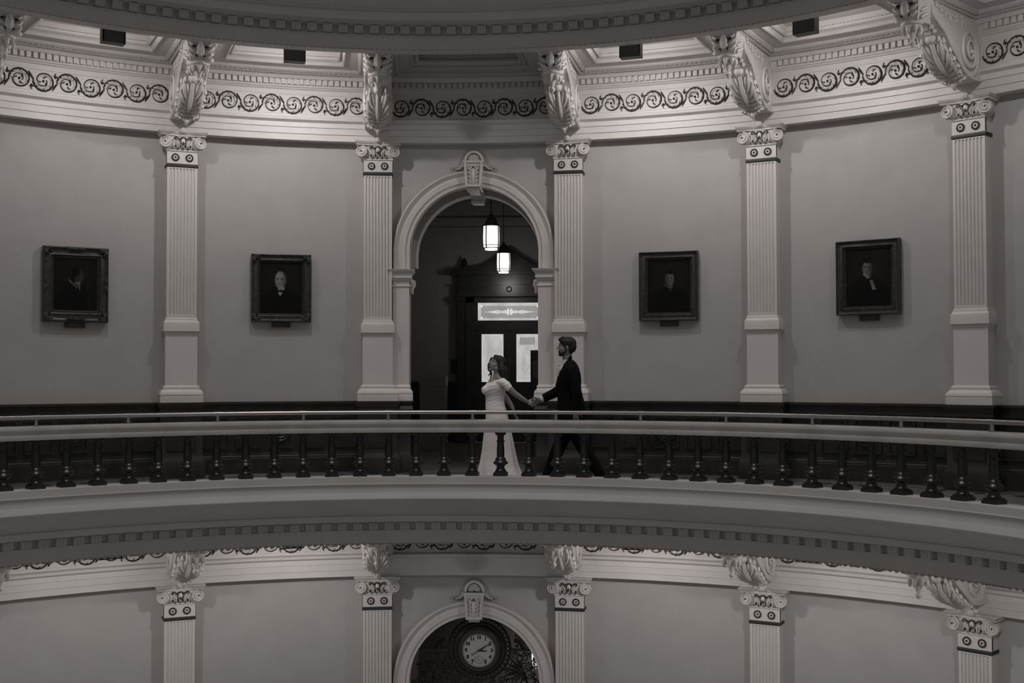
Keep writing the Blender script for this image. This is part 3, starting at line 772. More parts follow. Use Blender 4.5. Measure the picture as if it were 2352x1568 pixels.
# ------------------------------------------------------------------ portraits
def face_img(kind):
    """colour of the painting at (u, v), u -1..1 left-right, v 0..1 bottom-top (generic sitters)"""
    def e(u, v, cu, cv, ru, rv, soft=.25):
        d = sqrt(((u-cu)/ru)**2+((v-cv)/rv)**2); return max(0, min(1, (1+soft-d)/(2*soft)))
    def f(u, v):
        g = .0065+.004*e(u, v, .1, .55, .9, .5, .5)
        mx = lambda a, b, k: a+(b-a)*k
        if kind == 0:     # profile to the right
            cx = .18
            g = mx(g, .004, e(u, v, -.05, .12, .85, .40, .15))
            g = mx(g, .030, e(u, v, cx-.08, .66, .26, .135, .12)); g = mx(g, .040, e(u, v, cx+.06, .655, .12, .10, .3))
            g = mx(g, .038, e(u, v, cx+.165, .69, .045, .022, .4)); g = mx(g, .035, e(u, v, cx+.09, .60, .09, .045, .3))
            g = mx(g, .008, e(u, v, cx+.05, .705, .055, .012, .4)); g = mx(g, .004, e(u, v, cx-.20, .75, .22, .09, .2)); g = mx(g, .005, e(u, v, cx-.30, .66, .10, .11, .2))
            d = (v-.585)-(-1.05*(u+.30)*.35); 
            if -.32 < u < .08 and abs(d) < .018: g = .11
            g = mx(g, .17, e(u, v, .05, .53, .09, .016, .2)); g = mx(g, .17, e(u, v, .17, .535, .07, .016, .2))
            if .06 < u < .22 and .375+(.22-u)*.9 < v < .53 and v > .375 + (.22-u)*.4: g = mx(g, .12, .9)
            g = mx(g, .014, e(u, v, .62, .22, .05, .22, .5)*.7)
        else:
            P = {1: (-.05, .66, .30, 1.0), 2: (.06, .64, .25, .5), 3: (-.05, .66, .26, .62)}[kind]
            cx, cy, w, br = P; hgt = w*.53
            g = mx(g, .004, e(u, v, cx+.05, .10, .9, .42, .12))
            g = mx(g, .004 if kind > 1 else .012, e(u, v, cx+.02, cy+hgt*.32, w*1.08, hgt*.86, .1))
            g = mx(g, .14*br, e(u, v, cx+.12*w, cy-hgt*1.0, w*.42, hgt*.4, .2))
            skin = .20*br
            g = mx(g, skin, e(u, v, cx-.02*w, cy, w*.78, hgt*(1.05 if kind == 1 else .9), .1))
            g = mx(g, skin*.45, e(u, v, cx+(.55 if kind != 2 else -.62)*w*(1 if kind != 2 else 1), cy-.01, w*.30, hgt*.75, .6)*.8)
            g = mx(g, skin*.55, e(u, v, cx+.80*w, cy-.02, w*.13, hgt*.2, .3)) if kind == 1 else mx(g, skin*.5, e(u, v, cx-.80*w, cy-.02, w*.12, hgt*.2, .3)) if kind == 3 else g
            for dx in (-.40, .22):
                g = mx(g, .012, e(u, v, cx+dx*w, cy+hgt*.17, w*.20, hgt*.055, .5)); g = mx(g, skin*.35, e(u, v, cx+dx*w, cy+hgt*.08, w*.18, hgt*.09, .6)*.8)
            g = mx(g, skin*1.25, e(u, v, cx-.12*w, cy-hgt*.10, w*.08, hgt*.2, .5)*.7); g = mx(g, skin*.4, e(u, v, cx-.10*w, cy-hgt*.32, w*.17, hgt*.05, .5))
            g = mx(g, skin*.28, e(u, v, cx-.08*w, cy-hgt*.55, w*.28, hgt*.045, .5)); g = mx(g, skin*1.2, e(u, v, cx-.05*w, cy+hgt*.5, w*.4, hgt*.22, .7)*.5)
            if kind > 1: g = mx(g, .006, e(u, v, cx+.05*w, cy+hgt*.92, w*.75, hgt*.30, .2))
            # collar, shirt and tie
            yb = cy-hgt*1.22
            if kind == 1:
                g = mx(g, .24, e(u, v, cx+.45*w, yb+.02, w*.22, .045, .2)); g = mx(g, .24, e(u, v, cx-.1*w, yb, w*.3, .022, .2))
                if abs(u-cx) < .12*(v-yb+.125)/.08 and yb-.125 < v < yb-.04: g = .27
                g = mx(g, .006, e(u, v, cx-.12, yb-.025, .14, .022, .15)); g = mx(g, .006, e(u, v, cx+.08, yb-.025, .14, .026, .15))
            elif kind == 2:
                if -.25 < u < .08 and abs((v-yb-.02)+(u+.1)*.25) < .009: g = .07
                g = mx(g, .03, e(u, v, .08, yb-.05, .10, .012, .4))
            else:
                if -.25 < u < .10 and abs((v-yb-.01)+(u+.02)*.30-.0) < .017: g = .20
                if .02+(yb-v)*.7 < u < .14+(yb-v)*.95 and yb-.21 < v < yb-.035 and u < .40: g = .15
                g = mx(g, .006, e(u, v, .05, yb-.02, .12, .02, .2))
                g = mx(g, .014, e(u, v, .35, .68, .3, .25, .6)*.5)
        return g
    return f
def make_portrait(kind, az, z0, z1, label, inner, ornate):
    wd = .83; hgt = z1-z0
    t = root('framed_portrait', az, RW-.015, z0, label, 'painting', 'framed oil portraits on the rotunda wall')
    W2 = wd/2; iw = wd*inner[0]/2; ih0 = hgt*(1-inner[1])*.50; ih1 = hgt-ih0; 
    m = MB()
    def ring(o0, i0, y0, y1):     # mitred band between two rectangles given as inset fractions
        def rect(f): return (-W2+(W2-iw)*f, W2-(W2-iw)*f, ih0*f, hgt-(hgt-ih1)*f)
        a, b = rect(o0), rect(i0)
        A = [(a[0],y0,a[2]),(a[1],y0,a[2]),(a[1],y0,a[3]),(a[0],y0,a[3])]; B = [(b[0],y1,b[2]),(b[1],y1,b[2]),(b[1],y1,b[3]),(b[0],y1,b[3])]
        m.add(A+B, [(i, (i+1) % 4, 4+(i+1) % 4, 4+i) for i in range(4)])
    pf = [(0,0),(0,-.075),(.06,-.088),(.12,-.085),(.18,-.072),(.30,-.060),(.45,-.058),(.62,-.068),(.70,-.075),(.76,-.070),(.82,-.052),(.93,-.046),(1,-.035),(1,-.02)]
    for (a, y0), (b, y1) in zip(pf[:-1], pf[1:]): ring(a, b, y0, y1)
    m.box(-W2+.01, W2-.01, -.03, 0, .01, hgt-.01)
    def rope(f, r_, nn, y):
        xa, xb, za, zb = -W2+(W2-iw)*f, W2-(W2-iw)*f, ih0*f, hgt-(hgt-ih1)*f
        pts = []
        for i in range(nn): pts.append((xa+(xb-xa)*i/nn, y, za))
        for i in range(nn): pts.append((xb, y, za+(zb-za)*i/nn))
        for i in range(nn): pts.append((xb-(xb-xa)*i/nn, y, zb))
        for i in range(nn): pts.append((xa, y, zb-(zb-za)*i/nn))
        m.tube(pts, [r_*(1+.4*(i % 2)) for i in range(len(pts))], 5, 0, True)
    rope(.08, .007, 40, -.086)
    rope(.88, .005, 40, -.05)
    if ornate:
        for sx in (-1, 1):
            for zz in (.035, hgt-.035):
                for q in range(5):
                    a = q*.40; sz = 1 if zz < .5 else -1
                    a = min(a, 1.5708)*.92+.06; m.frond((sx*(W2-.022),-.07,(.022 if sz > 0 else hgt-.022)),(sx*(W2-.022-.055*cos(a)),-.095,(.022 if sz > 0 else hgt-.022)+sz*.055*sin(a)),(sx*(W2-.022-(.11 if abs(cos(a)) > .9 or abs(sin(a)) > .9 else .065)*cos(a)),-.068,(.022 if sz > 0 else hgt-.022)+sz*(.11 if abs(cos(a)) > .9 or abs(sin(a)) > .9 else .065)*sin(a)),.017,6,5)
        if ornate > 1:
            for (x, z_) in ((0,.035),(0,hgt-.035)):
                for sx in (-1, 1): m.frond((x,-.075,z_),(x+sx*.05,-.10,z_+.012),(x+sx*.12,-.075,z_),.018,6,5)
                m.ell((x,-.085,z_),(.022,.02,.02),8,5)
            for sx in (-1, 1):
                for q in (-1, 1): m.frond((sx*(W2-.03),-.075,hgt/2),(sx*(W2-.03),-.10,hgt/2+q*.05),(sx*(W2-.025),-.075,hgt/2+q*.11),.018,6,5)
    m.build('frame', 'frame', t)
    nx, nz = 96, 118; f = face_img(kind)
    me = bpy.data.meshes.new('canvas'); vs = []; fs = []; cols = []
    for j in range(nz+1):
        for i in range(nx+1):
            u = -1+2*i/nx; v = j/nz
            vs.append((u*iw, -.034, ih0+(ih1-ih0)*v)); g = f(u, v); cols.append((g*1.0, g*.95, g*.91, 1))
    for j in range(nz):
        for i in range(nx): a = j*(nx+1)+i; fs.append((a, a+1, a+nx+2, a+nx+1))
    me.from_pydata(vs, [], fs); ca = me.color_attributes.new('Col', 'FLOAT_COLOR', 'POINT')
    for i, c_ in enumerate(cols): ca.data[i].color = c_
    me.materials.append(M['paint']); o = bpy.data.objects.new('canvas', me); C.objects.link(o); o.parent = t
    m = MB(); m.box(-.128,.128,-.022,0,-.072,-.002,0); m.box(-.132,.132,-.026,0,-.078,-.072,1)
    for q in range(2): m.box(-.09+.02*q,.09-.02*q,-.0235,-.022,-.030-.022*q,-.024-.022*q,1)
    m.build('nameplate', ['plate','platetrim'] , t)
make_portrait(0, -34.35, 2.095, 3.085, 'portrait of a man in profile with white tie in ornate dark frame, far left', (.66,.69), 2)
make_portrait(1, -17.17, 2.14, 3.095, 'portrait of a pale balding man facing front with black bow tie, left of the archway', (.71,.75), 1)
make_portrait(2, 17.5, 2.135, 3.10, 'very dark portrait of a man turned right in plain frame, first right of the archway', (.72,.76), 0)
make_portrait(3, 34.6, 2.15, 3.11, 'portrait of a dark-haired man with white collar and long shirt front, rightmost on the wall', (.71,.77), 0)

# ------------------------------------------------------------------ hall behind the arch
m = MB(); YB = 16.5
m.add([(-3.3,YB,0),(3.3,YB,0),(3.3,YB,5.3),(-3.3,YB,5.3)], [(0,1,2,3)])
m.add([(-3.3,10.25,0),(-3.3,YB,0),(-3.3,YB,5.3),(-3.3,10.25,5.3)], [(0,1,2,3)]); m.add([(3.3,10.25,0),(3.3,YB,0),(3.3,YB,5.3),(3.3,10.25,5.3)], [(0,1,2,3)])
m.box(-3.3,3.3,YB-.06,YB,4.55,4.62); m.box(-3.3,3.3,YB-.03,YB,4.40,4.43)
struct('wall_hall', m, 'hallwall', False)
m = MB(); m.box(-3.3,3.3,10.25,YB,5.3,5.4); struct('ceiling', m, 'hallwall', False)
m = MB(); m.box(-3.3,-.74,YB-.05,YB,0,1.24); m.box(-3.3,-.74,YB-.08,YB,1.20,1.25); m.box(1.12,3.3,YB-.05,YB,0,1.24); m.box(-3.3,-.74,YB-.09,YB,0,.2); m.box(1.12,3.3,YB-.09,YB,0,.2)
m.box(-3.29,-3.22,10.3,YB,0,1.24); m.box(3.22,3.29,10.3,YB,0,1.24)
struct('baseboard_hall', m, 'wood', False)
dr = bpy.data.objects.new('door_1', None); C.objects.link(dr); dr.location = (.19, YB-.1, 0); tag(dr, kind='structure')
m = MB()
m.box(-.90,-.72,-.08,.1,0,2.98); m.box(.72,.90,-.08,.1,0,2.98); m.box(-.90,.90,-.08,.1,2.86,2.98); m.box(-.72,.72,-.02,.1,2.30,2.50); m.box(-.72,-.65,-.02,.1,2.5,2.86); m.box(.65,.72,-.02,.1,2.5,2.86)
for sx in (-1, 1):                                    # attached side pilasters
    m.box(sx*.99-.08, sx*.99+.08, -.14, .1, 0, 2.95); m.box(sx*.99-.10, sx*.99+.10, -.17, .1, 0, .25); m.box(sx*.99-.10, sx*.99+.10, -.17, .1, 2.9, 3.0)
m.build('door_frame', 'wood', dr)
m = MB()
m.box(-1.12,1.12,-.20,.1,2.98,3.04); m.box(-1.06,1.06,-.14,.1,3.04,3.22); m.box(-1.10,1.10,-.18,.1,3.22,3.26); m.box(-1.04,1.04,-.12,.1,3.26,3.42); m.box(-1.16,1.16,-.26,.1,3.42,3.50)
m.lathe([(.001,0),(.05,.02),(.055,.05),(.03,.06)], 0, 0, 14)
poly = [(-1.16,3.50),(1.16,3.50),(1.12,3.56),(.75,3.58),(.5,3.62),(.3,3.74),(.12,3.86),(0,3.93),(-.12,3.86),(-.3,3.74),(-.5,3.62),(-.75,3.58),(-1.12,3.56)]
m.prism(poly, -.16, .08, 'y')
for sx in (-1, 1): m.lathe([(.07,3.56),(.08,3.60),(.05,3.64),(.065,3.68),(.03,3.75),(.005,3.79)], sx*.92, -.05, 10)
m.tube([(.05*cos(2*pi*q/16),-.15,3.13+.05*sin(2*pi*q/16)) for q in range(16)], .012, 6, 0, True)
m.build('carved_pediment', 'wood', dr)
def etched(parent, name, x0, x1, z0, z1, ornament):
    m = MB(); y = 0
    m.add([(x0,y,z0),(x1,y,z0),(x1,y,z1),(x0,y,z1)], [(0,1,2,3)], 0)
    w, h = x1-x0, z1-z0; cx, cz = (x0+x1)/2, (z0+z1)/2
    b = .028
    def quad(a0, a1, b0, b1, mi, yy=-.003): m.add([(a0,yy,b0),(a1,yy,b0),(a1,yy,b1),(a0,yy,b1)], [(0,1,2,3)], mi)
    for o_ in (.015,):
        quad(x0+o_, x1-o_, z0+o_, z0+o_+.004, 1); quad(x0+o_, x1-o_, z1-o_-.004, z1-o_, 1); quad(x0+o_, x0+o_+.004, z0+o_, z1-o_, 1); quad(x1-o_-.004, x1-o_, z0+o_, z1-o_, 1)
    if ornament == 'transom':
        quad(x0+.07, x1-.07, z0+.06, z1-.06, 2, -.002)
        def disc(c, r, rz, mi, yy): m.add([(c[0]+r*cos(2*pi*q/14), yy, c[1]+rz*sin(2*pi*q/14)) for q in range(14)], [tuple(range(14))], mi)
        for sx in (-1, 1):
            for dx, r, rz in ((.05,.05,.05),(.12,.05,.035),(.03,.03,.085),(.19,.04,.03),(.25,.055,.045),(.31,.04,.03),(.36,.045,.028),(.42,.03,.015)):
                for q in range(5):
                    a = q*1.256; disc((cx+sx*dx+r*.55*cos(a), cz+rz*.6*sin(a)), r*.30, rz*.32, 1, -.004-.0004*q)
            quad(cx+sx*.44 if sx > 0 else cx-.53, cx+.53 if sx > 0 else cx-.44, cz-.003, cz+.003, 1, -.004)
            for sz in (-1, 1):
                for q in range(4): disc((cx+sx*(w/2-.085+.016*(q % 2)), cz+sz*(h/2-.075+.016*(q//2))), .014, .014, 1, -.004-.0004*q)
    else:
        quad(x0+.07, x1-.07, z1-.22, z1-.07, 2, -.002) if ornament == 'right' else None
        def disc(c, r, mi, yy): m.add([(c[0]+r*cos(2*pi*q/10), yy, c[1]+r*sin(2*pi*q/10)) for q in range(10)], [tuple(range(10))], mi)
        for sx in (-1, 1):                      # urn-shaped line ornament with small leaves
            for pts in ([(0,.30),(.03,.22),(.09,.17),(.10,.08),(.07,-.05),(.10,-.16),(.04,-.24),(0,-.27)], [(0,.20),(.04,.12),(.05,.02),(.03,-.10),(0,-.16)]):
                m.tube([(cx+sx*x, -.004, cz-.08+z) for x, z in pts], .0035, 4, 2)
                for x, z in pts[1:-1]: disc((cx+sx*(x+.014), cz-.08+z+.01), .008, 2, -.005)
            for q in range(4): disc((cx+sx*(.03+.03*q), z0+.07+.012*(q % 2)), .006, 2, -.004)
            for q in range(3): disc((cx+sx*(w/2-.05), z1-.05-.03*q), .009, 1, -.004)
    return m.build(name, ['pane','etch','etchdim'], parent, smooth=False)
for k_, (x0, x1, lab) in enumerate(((-.72,-.005,'left'),(.005,.72,'right'))):
    m = MB(); g0, g1 = ((-.575,-.125) if k_ == 0 else (.14,.59))
    m.box(x0,g0,0,.05,.02,2.29); m.box(g1,x1,0,.05,.02,2.29); m.box(g0,g1,0,.05,.02,1.24); m.box(g0,g1,0,.05,2.22,2.29)
    m.box(g0+.03,g1-.03,-.02,0,.3,1.1)
    lf = m.build('door_leaf', 'wood', dr)
    gl = etched(lf, 'etched_glass_panel', g0, g1, 1.24, 2.22, lab); gl.location = (0, .02, 0)
gl = etched(dr, 'transom_window', -.652, .655, 2.49, 2.86, 'transom'); gl.location = (0, .02, 0)
m = MB(); m.ell((-.055,-.05,1.27),(.022,.022,.022),10,8); m.tube([(-.055,-.04,1.27),(-.055,.02,1.27)], .01, 8); m.build('door_knob', 'pearl', dr)
# lanterns
def make_lantern():
    t = bpy.data.objects.new('hanging_lantern', None); C.objects.link(t)
    tag(t, 'x', 'lantern', 'hanging lanterns in the hall behind the arch')
    m = MB(); m.lathe([(.112,.035),(.125,.06),(.131,.20),(.125,.385)], n=24); m.lathe([(.02,.0),(.098,.004),(.10,.022)], n=24); m.build('glass_shade', 'lamp', t)
    m = MB()
    m.tube([(.134*cos(2*pi*q/24),.134*sin(2*pi*q/24),.388) for q in range(24)], .008, 6, 0, True)
    m.tube([(.132*cos(2*pi*q/24),.132*sin(2*pi*q/24),.075) for q in range(24)], .004, 6, 0, True)
    m.tube([(.122*cos(2*pi*q/24),.122*sin(2*pi*q/24),.032) for q in range(24)], .007, 6, 0, True)
    for q in range(4):
        a = 2*pi*q/4+1.0; m.tube([(.137*cos(a),.137*sin(a),.388),(.143*cos(a),.143*sin(a),.20),(.137*cos(a),.137*sin(a),.05),(.125*cos(a),.125*sin(a),.02)], [.009,.008,.009,.008], 6)
    m.build('cage', 'iron', t)
    m = MB()
    m.lathe([(.128,.39),(.122,.41),(.10,.42),(.094,.45),(.075,.50),(.04,.525),(.03,.54)], n=20)
    for q in range(4):
        a = 2*pi*q/4+1.0; m.tube([(.11*cos(a),.11*sin(a),.40),(.105*cos(a),.105*sin(a),.46),(.07*cos(a),.07*sin(a),.52),(.02*cos(a),.02*sin(a),.545)], .012, 6)
    m.lathe([(.03,.54),(.045,.555),(.02,.575),(.03,.59),(.008,.61)], n=12)
    m.build('crown', 'bronze', t)
    m = MB(); m.tube([(0,0,.60),(0,0,1.95)], .007, 6)
    for q in range(30): m.ell((0,0,.63+.044*q),(.012,.006,.018) if q % 2 else (.006,.012,.018),6,4)
    m.build('chain', 'iron', t)
    return t
l0 = make_lantern(); l0.location = (.14, 11.0, 3.375); l0['label'] = 'bright hanging lantern seen through the main archway, nearer and higher of the two'
l1 = copy_tree(l0); l1.location = (.14, 15.0, 3.35); l1['label'] = 'smaller, farther hanging lantern in front of the hall doors, lower of the two'
l2 = copy_tree(l0); l2.location = (.86, 12.6, -3.62); l2['label'] = 'lantern glimpsed through the ironwork right of the lower clock'
for l_ in (l0, l1, l2):
    L = bpy.data.lights.new('lantern_light', 'POINT'); L.energy = 11 if l_ is not l2 else 4; L.shadow_soft_size = .12; L.color = (1, .96, .92)
    lo = bpy.data.objects.new('lantern_light', L); C.objects.link(lo); lo.parent = l_; lo.location = (0, 0, -.06)
# things standing in the hall
t = bpy.data.objects.new('tall_bin', None); C.objects.link(t); t.location = (-1.11, 14.0, 0); tag(t, 'tall box-shaped grey bin in the dark hall, left of the woman', 'bin')
m = MB(); m.box(-.235,.235,-.2,.2,.03,1.18); m.box(-.22,.22,-.19,.19,0,.03); m.build('body', 'cabinet', t)
m = MB(); m.box(-.245,.245,-.21,.21,1.18,1.35); m.box(-.12,.12,-.22,-.20,1.28,1.31); m.build('lid', 'cabinet', t)
t = bpy.data.objects.new('display_board', None); C.objects.link(t); t.location = (.93, 12.6, 0); tag(t, 'dark free-standing display board overlapping the right glass door panel', 'board')
m = MB(); m.box(-.21,.21,-.02,.02,.25,1.81); m.build('panel', 'boarddark', t)
m = MB(); m.box(-.17,.17,-.026,-.02,1.34,1.63); m.build('sheet', 'board', t)
m = MB(); m.box(-.21,.21,-.03,-.02,1.775,1.785); m.build('metal_strip', 'platetrim', t)
m = MB()
for sx in (-1, 1): m.box(sx*.17-.02,sx*.17+.02,-.15,.15,0,.04); m.box(sx*.17-.015,sx*.17+.015,-.015,.015,.04,.25)
m.build('foot', 'boarddark', t)
t = bpy.data.objects.new('wall_notice', None); C.objects.link(t); t.location = (-.94, YB-.001, 1.41); tag(t, 'small dark two-part notice on the hall wall, left of the doors', 'notice')
m = MB(); m.box(-.09,.09,-.02,0,0,.175); m.build('lower_plate', 'boarddark', t); m = MB(); m.box(-.09,.09,-.02,0,.185,.295); m.build('upper_plate', 'boarddark', t)

# ------------------------------------------------------------------ lower arch: clock and ironwork
YG = 9.42
cc = V((.055, YG-.10, -2.545-.03))
t = bpy.data.objects.new('wall_clock', None); C.objects.link(t); t.location = cc; t.scale = (.90, .90, .90); tag(t, 'large round wall clock with white dial reading ten past three, in the lower arch', 'clock')
def ringlathe(m, prof, n=48, mi=None):
    vs = []; fs = []
    for r_, y_ in prof:
        for i in range(n): a = 2*pi*i/n; vs.append((r_*cos(a), y_, r_*sin(a)))
    for k_ in range(len(prof)-1):
        for i in range(n): j = (i+1) % n; fs.append((k_*n+i, k_*n+j, (k_+1)*n+j, (k_+1)*n+i))
    m.add(vs, fs, mi)
m = MB(); ringlathe(m, [(.268,-.01),(.268,-.035),(.278,-.05),(.30,-.055),(.325,-.045),(.33,-.02),(.345,-.01),(.36,.02),(.37,.06),(.001,.07)]); m.build('case', 'case', t)
m = MB(); ringlathe(m, [(.27,-.012),(.001,-.013)]); dl_ = m.build('dial', 'dial', t)
def text_mesh(body, size, x, z, y, parent, name, mi='dialink', bold=.004):
    cu = bpy.data.curves.new(name, 'FONT'); cu.body = body; cu.size = size; cu.align_x = 'CENTER'; cu.align_y = 'CENTER'; cu.extrude = .0008; cu.offset = bold
    ob = bpy.data.objects.new(name+'_tmp', cu); C.objects.link(ob); bpy.context.view_layer.update()
    me = bpy.data.meshes.new_from_object(ob.evaluated_get(bpy.context.evaluated_depsgraph_get()))
    bpy.data.objects.remove(ob); me.materials.clear(); me.materials.append(M[mi])
    o = bpy.data.objects.new(name, me); C.objects.link(o); o.parent = parent; o.rotation_euler = (pi/2, 0, 0); o.location = (x, y, z); return o
for k_ in range(1, 13):
    if k_ == 6: continue
    a = radians(90-30*k_); text_mesh(str(k_), .078 if k_ < 10 else .07, .207*cos(a), .207*sin(a), -.0165, dl_, 'numeral')
m = MB()
m.tube([(.252*cos(2*pi*q/60),-.014,.252*sin(2*pi*q/60)) for q in range(60)], .0012, 4, 0, True)
for q in range(12): a = 2*pi*q/12; m.ell((.25*cos(a),-.015,.25*sin(a)),(.005,.002,.005),6,4)
m.tube([(.066*cos(2*pi*q/40),-.014,-.15+.066*sin(2*pi*q/40)) for q in range(40)], .0014, 4, 0, True); m.tube([(.05*cos(2*pi*q/40),-.014,-.15+.05*sin(2*pi*q/40)) for q in range(40)], .001, 4, 0, True)
m.tube([(-.022,-.016,-.115),(.022,-.016,-.18)], .0022, 4); m.build('minute_track', 'dialink', dl_)
def hand_mesh(name, ang, L, tail, w, y):
    m = MB(); a = radians(90-ang); d = V((cos(a), 0, sin(a))); n = V((-sin(a), 0, cos(a)))
    pts = [(-tail,.004),(-.02,.006),(0,.011),(.05,w),(L*.75,w*.45),(L*.8,w*.9),(L*.86,w*.4),(L,.001)]
    vs = [];
    for s_ in (1,-1):
        for q, ww in (pts if s_ > 0 else pts[::-1]): vs.append(d*q+n*ww*s_)
    k_ = len(vs); m.add([(v.x, y, v.z) for v in vs]+[(v.x, y-.003, v.z) for v in vs], [tuple(range(k_)), tuple(range(2*k_-1, k_-1, -1))]+[(i, k_+i, k_+(i+1) % k_, (i+1) % k_) for i in range(k_)])
    if tail > .05: m.ell((-d.x*tail, y, -d.z*tail), (.012,.003,.012), 10, 5)
    m.ell((0, y-.002, 0), (.016,.005,.016), 12, 6)
    return m.build(name, 'dialink', t)
hand_mesh('hour_hand', 95, .135, .02, .013, -.02); hand_mesh('minute_hand', 58, .225, .125, .012, -.026)
# grille
g = bpy.data.objects.new('iron_grille', None); C.objects.link(g); g.location = (0, YG, -H); tag(g, 'black scrolled ironwork grille filling the lower arch around the clock', 'grille')
zc = cc.z+H
def ins(x, z): return abs(x) < AR-.01 and (z < AZS or x*x+(z-AZS)**2 < (AR-.01)**2)
m = MB()
for rr, th_ in ((.378,.014),(.33,.02),(.452,.014)): 
    pts = [(cc.x+rr*cos(2*pi*q/72), 0, zc+rr*sin(2*pi*q/72)) for q in range(72)]
    m.tube(pts, th_, 6, 0, True) if rr < .45 else m.tube([p for p in pts if ins(p[0], p[2])], th_, 6, 0, False) if rr > .99 else m.tube(pts, th_, 6, 0, True)
disc = MB(); ringlathe(disc, [(.30,.0),(.365,.0),(.365,.02),(.30,.02)]); disc.T = None
disc.v = [(x+cc.x, y-.01, z+zc) for x, y, z in disc.v]
disc.build('clock_surround', 'case', g)
for q in range(40):
    a = 2*pi*q/40; cx_, cz_ = cc.x+.415*cos(a), zc+.415*sin(a)
    if ins(cx_+.03*cos(a), cz_+.03*sin(a)): m.tube([(cx_+.026*cos(2*pi*k_/12), 0, cz_+.026*sin(2*pi*k_/12)) for k_ in range(12)], .009, 5, 0, True)
m.build('circle_band', 'iron', g)
m = MB()
m.box(-AR+.11, cc.x-.455, -.02, .02, zc-.03, zc+.0); m.box(cc.x+.455, AR-.11, -.02, .02, zc-.03, zc+.0)
for sx in (-1, 1):
    bx, bz = cc.x+sx*.50, zc
    for q in range(9):
        a = radians(6+q*9.5); ca, sa = sx*cos(a), sin(a)
        r1 = .15; 
        while r1 < .6 and ins(bx+ca*(r1+.05), bz+sa*(r1+.05)): r1 += .02
        if r1 > .17:
            m.tube([(bx+ca*.11,0,bz+sa*.11),(bx+ca*r1,0,bz+sa*r1)], .006, 5)
            for k_ in range(3): rq = .14+(r1-.14)*k_/2.2; m.ell((bx+ca*rq,0,bz+sa*rq),(.013,.013,.013),6,4)
    m.tube([(bx+sx*.11*cos(a_),0,bz+.11*sin(a_)) for a_ in [radians(5*k_) for k_ in range(19)]], .018, 6)
    m.ell((bx+sx*.045,0,bz+.04),(.025,.02,.025),8,6)
def spiral_at(cx_, cz_, R_, dirn, a0, tr=.010, turns=1.6):
    pts = []
    for i in range(26):
        q = i/25; r_ = R_*(1-q)+.012; a = a0+dirn*turns*2*pi*q; p = (cx_+r_*cos(a), cz_+r_*sin(a))
        pts.append(p)
    if all(ins(*p) for p in pts): m.tube([(p[0], 0, p[1]) for p in pts], tr, 5)
m.build('fan_rays', 'iron', g)
m = MB(); random.seed(11)
for sx in (-1, 1):
    for (dx, dz, R_, dn, a0) in ((.52,-.10,.05,1,0),(.50,-.22,.05,-1,1),(.44,-.33,.055,1,2),(.33,-.45,.06,-1,0),(.20,-.52,.055,1,1),(.06,-.55,.055,-1,1),(.66,-.12,.06,1,0),(.66,-.24,.055,-1,1),(.56,-.34,.08,1,2),(.72,-.36,.07,-1,.5),(.80,-.22,.05,1,1),(.64,-.50,.08,1,3),(.80,-.52,.07,-1,2),(.45,-.47,.07,-1,1),(.50,-.62,.08,1,0),
                                 (.34,-.56,.06,1,2),(.22,-.62,.07,-1,3),(.10,-.66,.07,1,1),(.36,-.70,.07,1,3),(.68,-.66,.08,1,1),(.84,-.68,.06,-1,0),(.84,-.40,.05,1,2),(.2,-.78,.08,1,2),(.52,-.80,.08,-1,1),(.74,-.84,.08,1,0),(.05,-.86,.07,-1,0)):
        spiral_at(cc.x+sx*dx, zc+dz, R_, dn*sx, a0)
        for q in range(3):
            a = random.random()*6.28; x0, z0 = cc.x+sx*dx, zc+dz
            if ins(x0+.11*cos(a), z0+.11*sin(a)): m.frond((x0+R_*.6*cos(a),0,z0+R_*.6*sin(a)),(x0+.09*cos(a+.4),-.012,z0+.09*sin(a+.4)),(x0+.11*cos(a),0,z0+.11*sin(a)),.012,5,4)
    hubx, hubz = cc.x+sx*.62, zc-.30
    for q in range(9):
        a = radians(110+q*22)*1.0
        p2 = (hubx+sx*.22*cos(a), hubz+.20*sin(a))
        if ins(*p2): m.frond((hubx,0,hubz),(hubx+sx*.12*cos(a+.3),-.02,hubz+.12*sin(a+.3)),(p2[0],0,p2[1]),.016,5,6)
m.build('scrollwork', 'iron', g)
# hall behind the lower arch
m = MB()
m.add([(-3.3,13.5,-H),(3.3,13.5,-H),(3.3,13.5,-1.0),(-3.3,13.5,-1.0)], [(0,1,2,3)]); m.add([(-3.3,10.25,-H),(-3.3,13.5,-H),(-3.3,13.5,-1.0),(-3.3,10.25,-1.0)], [(0,1,2,3)])
m.add([(3.3,10.25,-H),(3.3,13.5,-H),(3.3,13.5,-1.0),(3.3,10.25,-1.0)], [(0,1,2,3)]); m.add([(-3.3,10.25,-1.0),(3.3,10.25,-1.0),(3.3,13.5,-1.0),(-3.3,13.5,-1.0)], [(0,1,2,3)])
struct('wall_lower_hall', m, 'hallwall', False)
m = MB(); m.revolve([(7.0,-H),(9.3,-H)], A0, A1, 60); m.add([(-3.3,9,-H-.01),(3.3,9,-H-.01),(3.3,13.5,-H-.01),(-3.3,13.5,-H-.01)], [(0,1,2,3)]); struct('floor', m, 'floor')
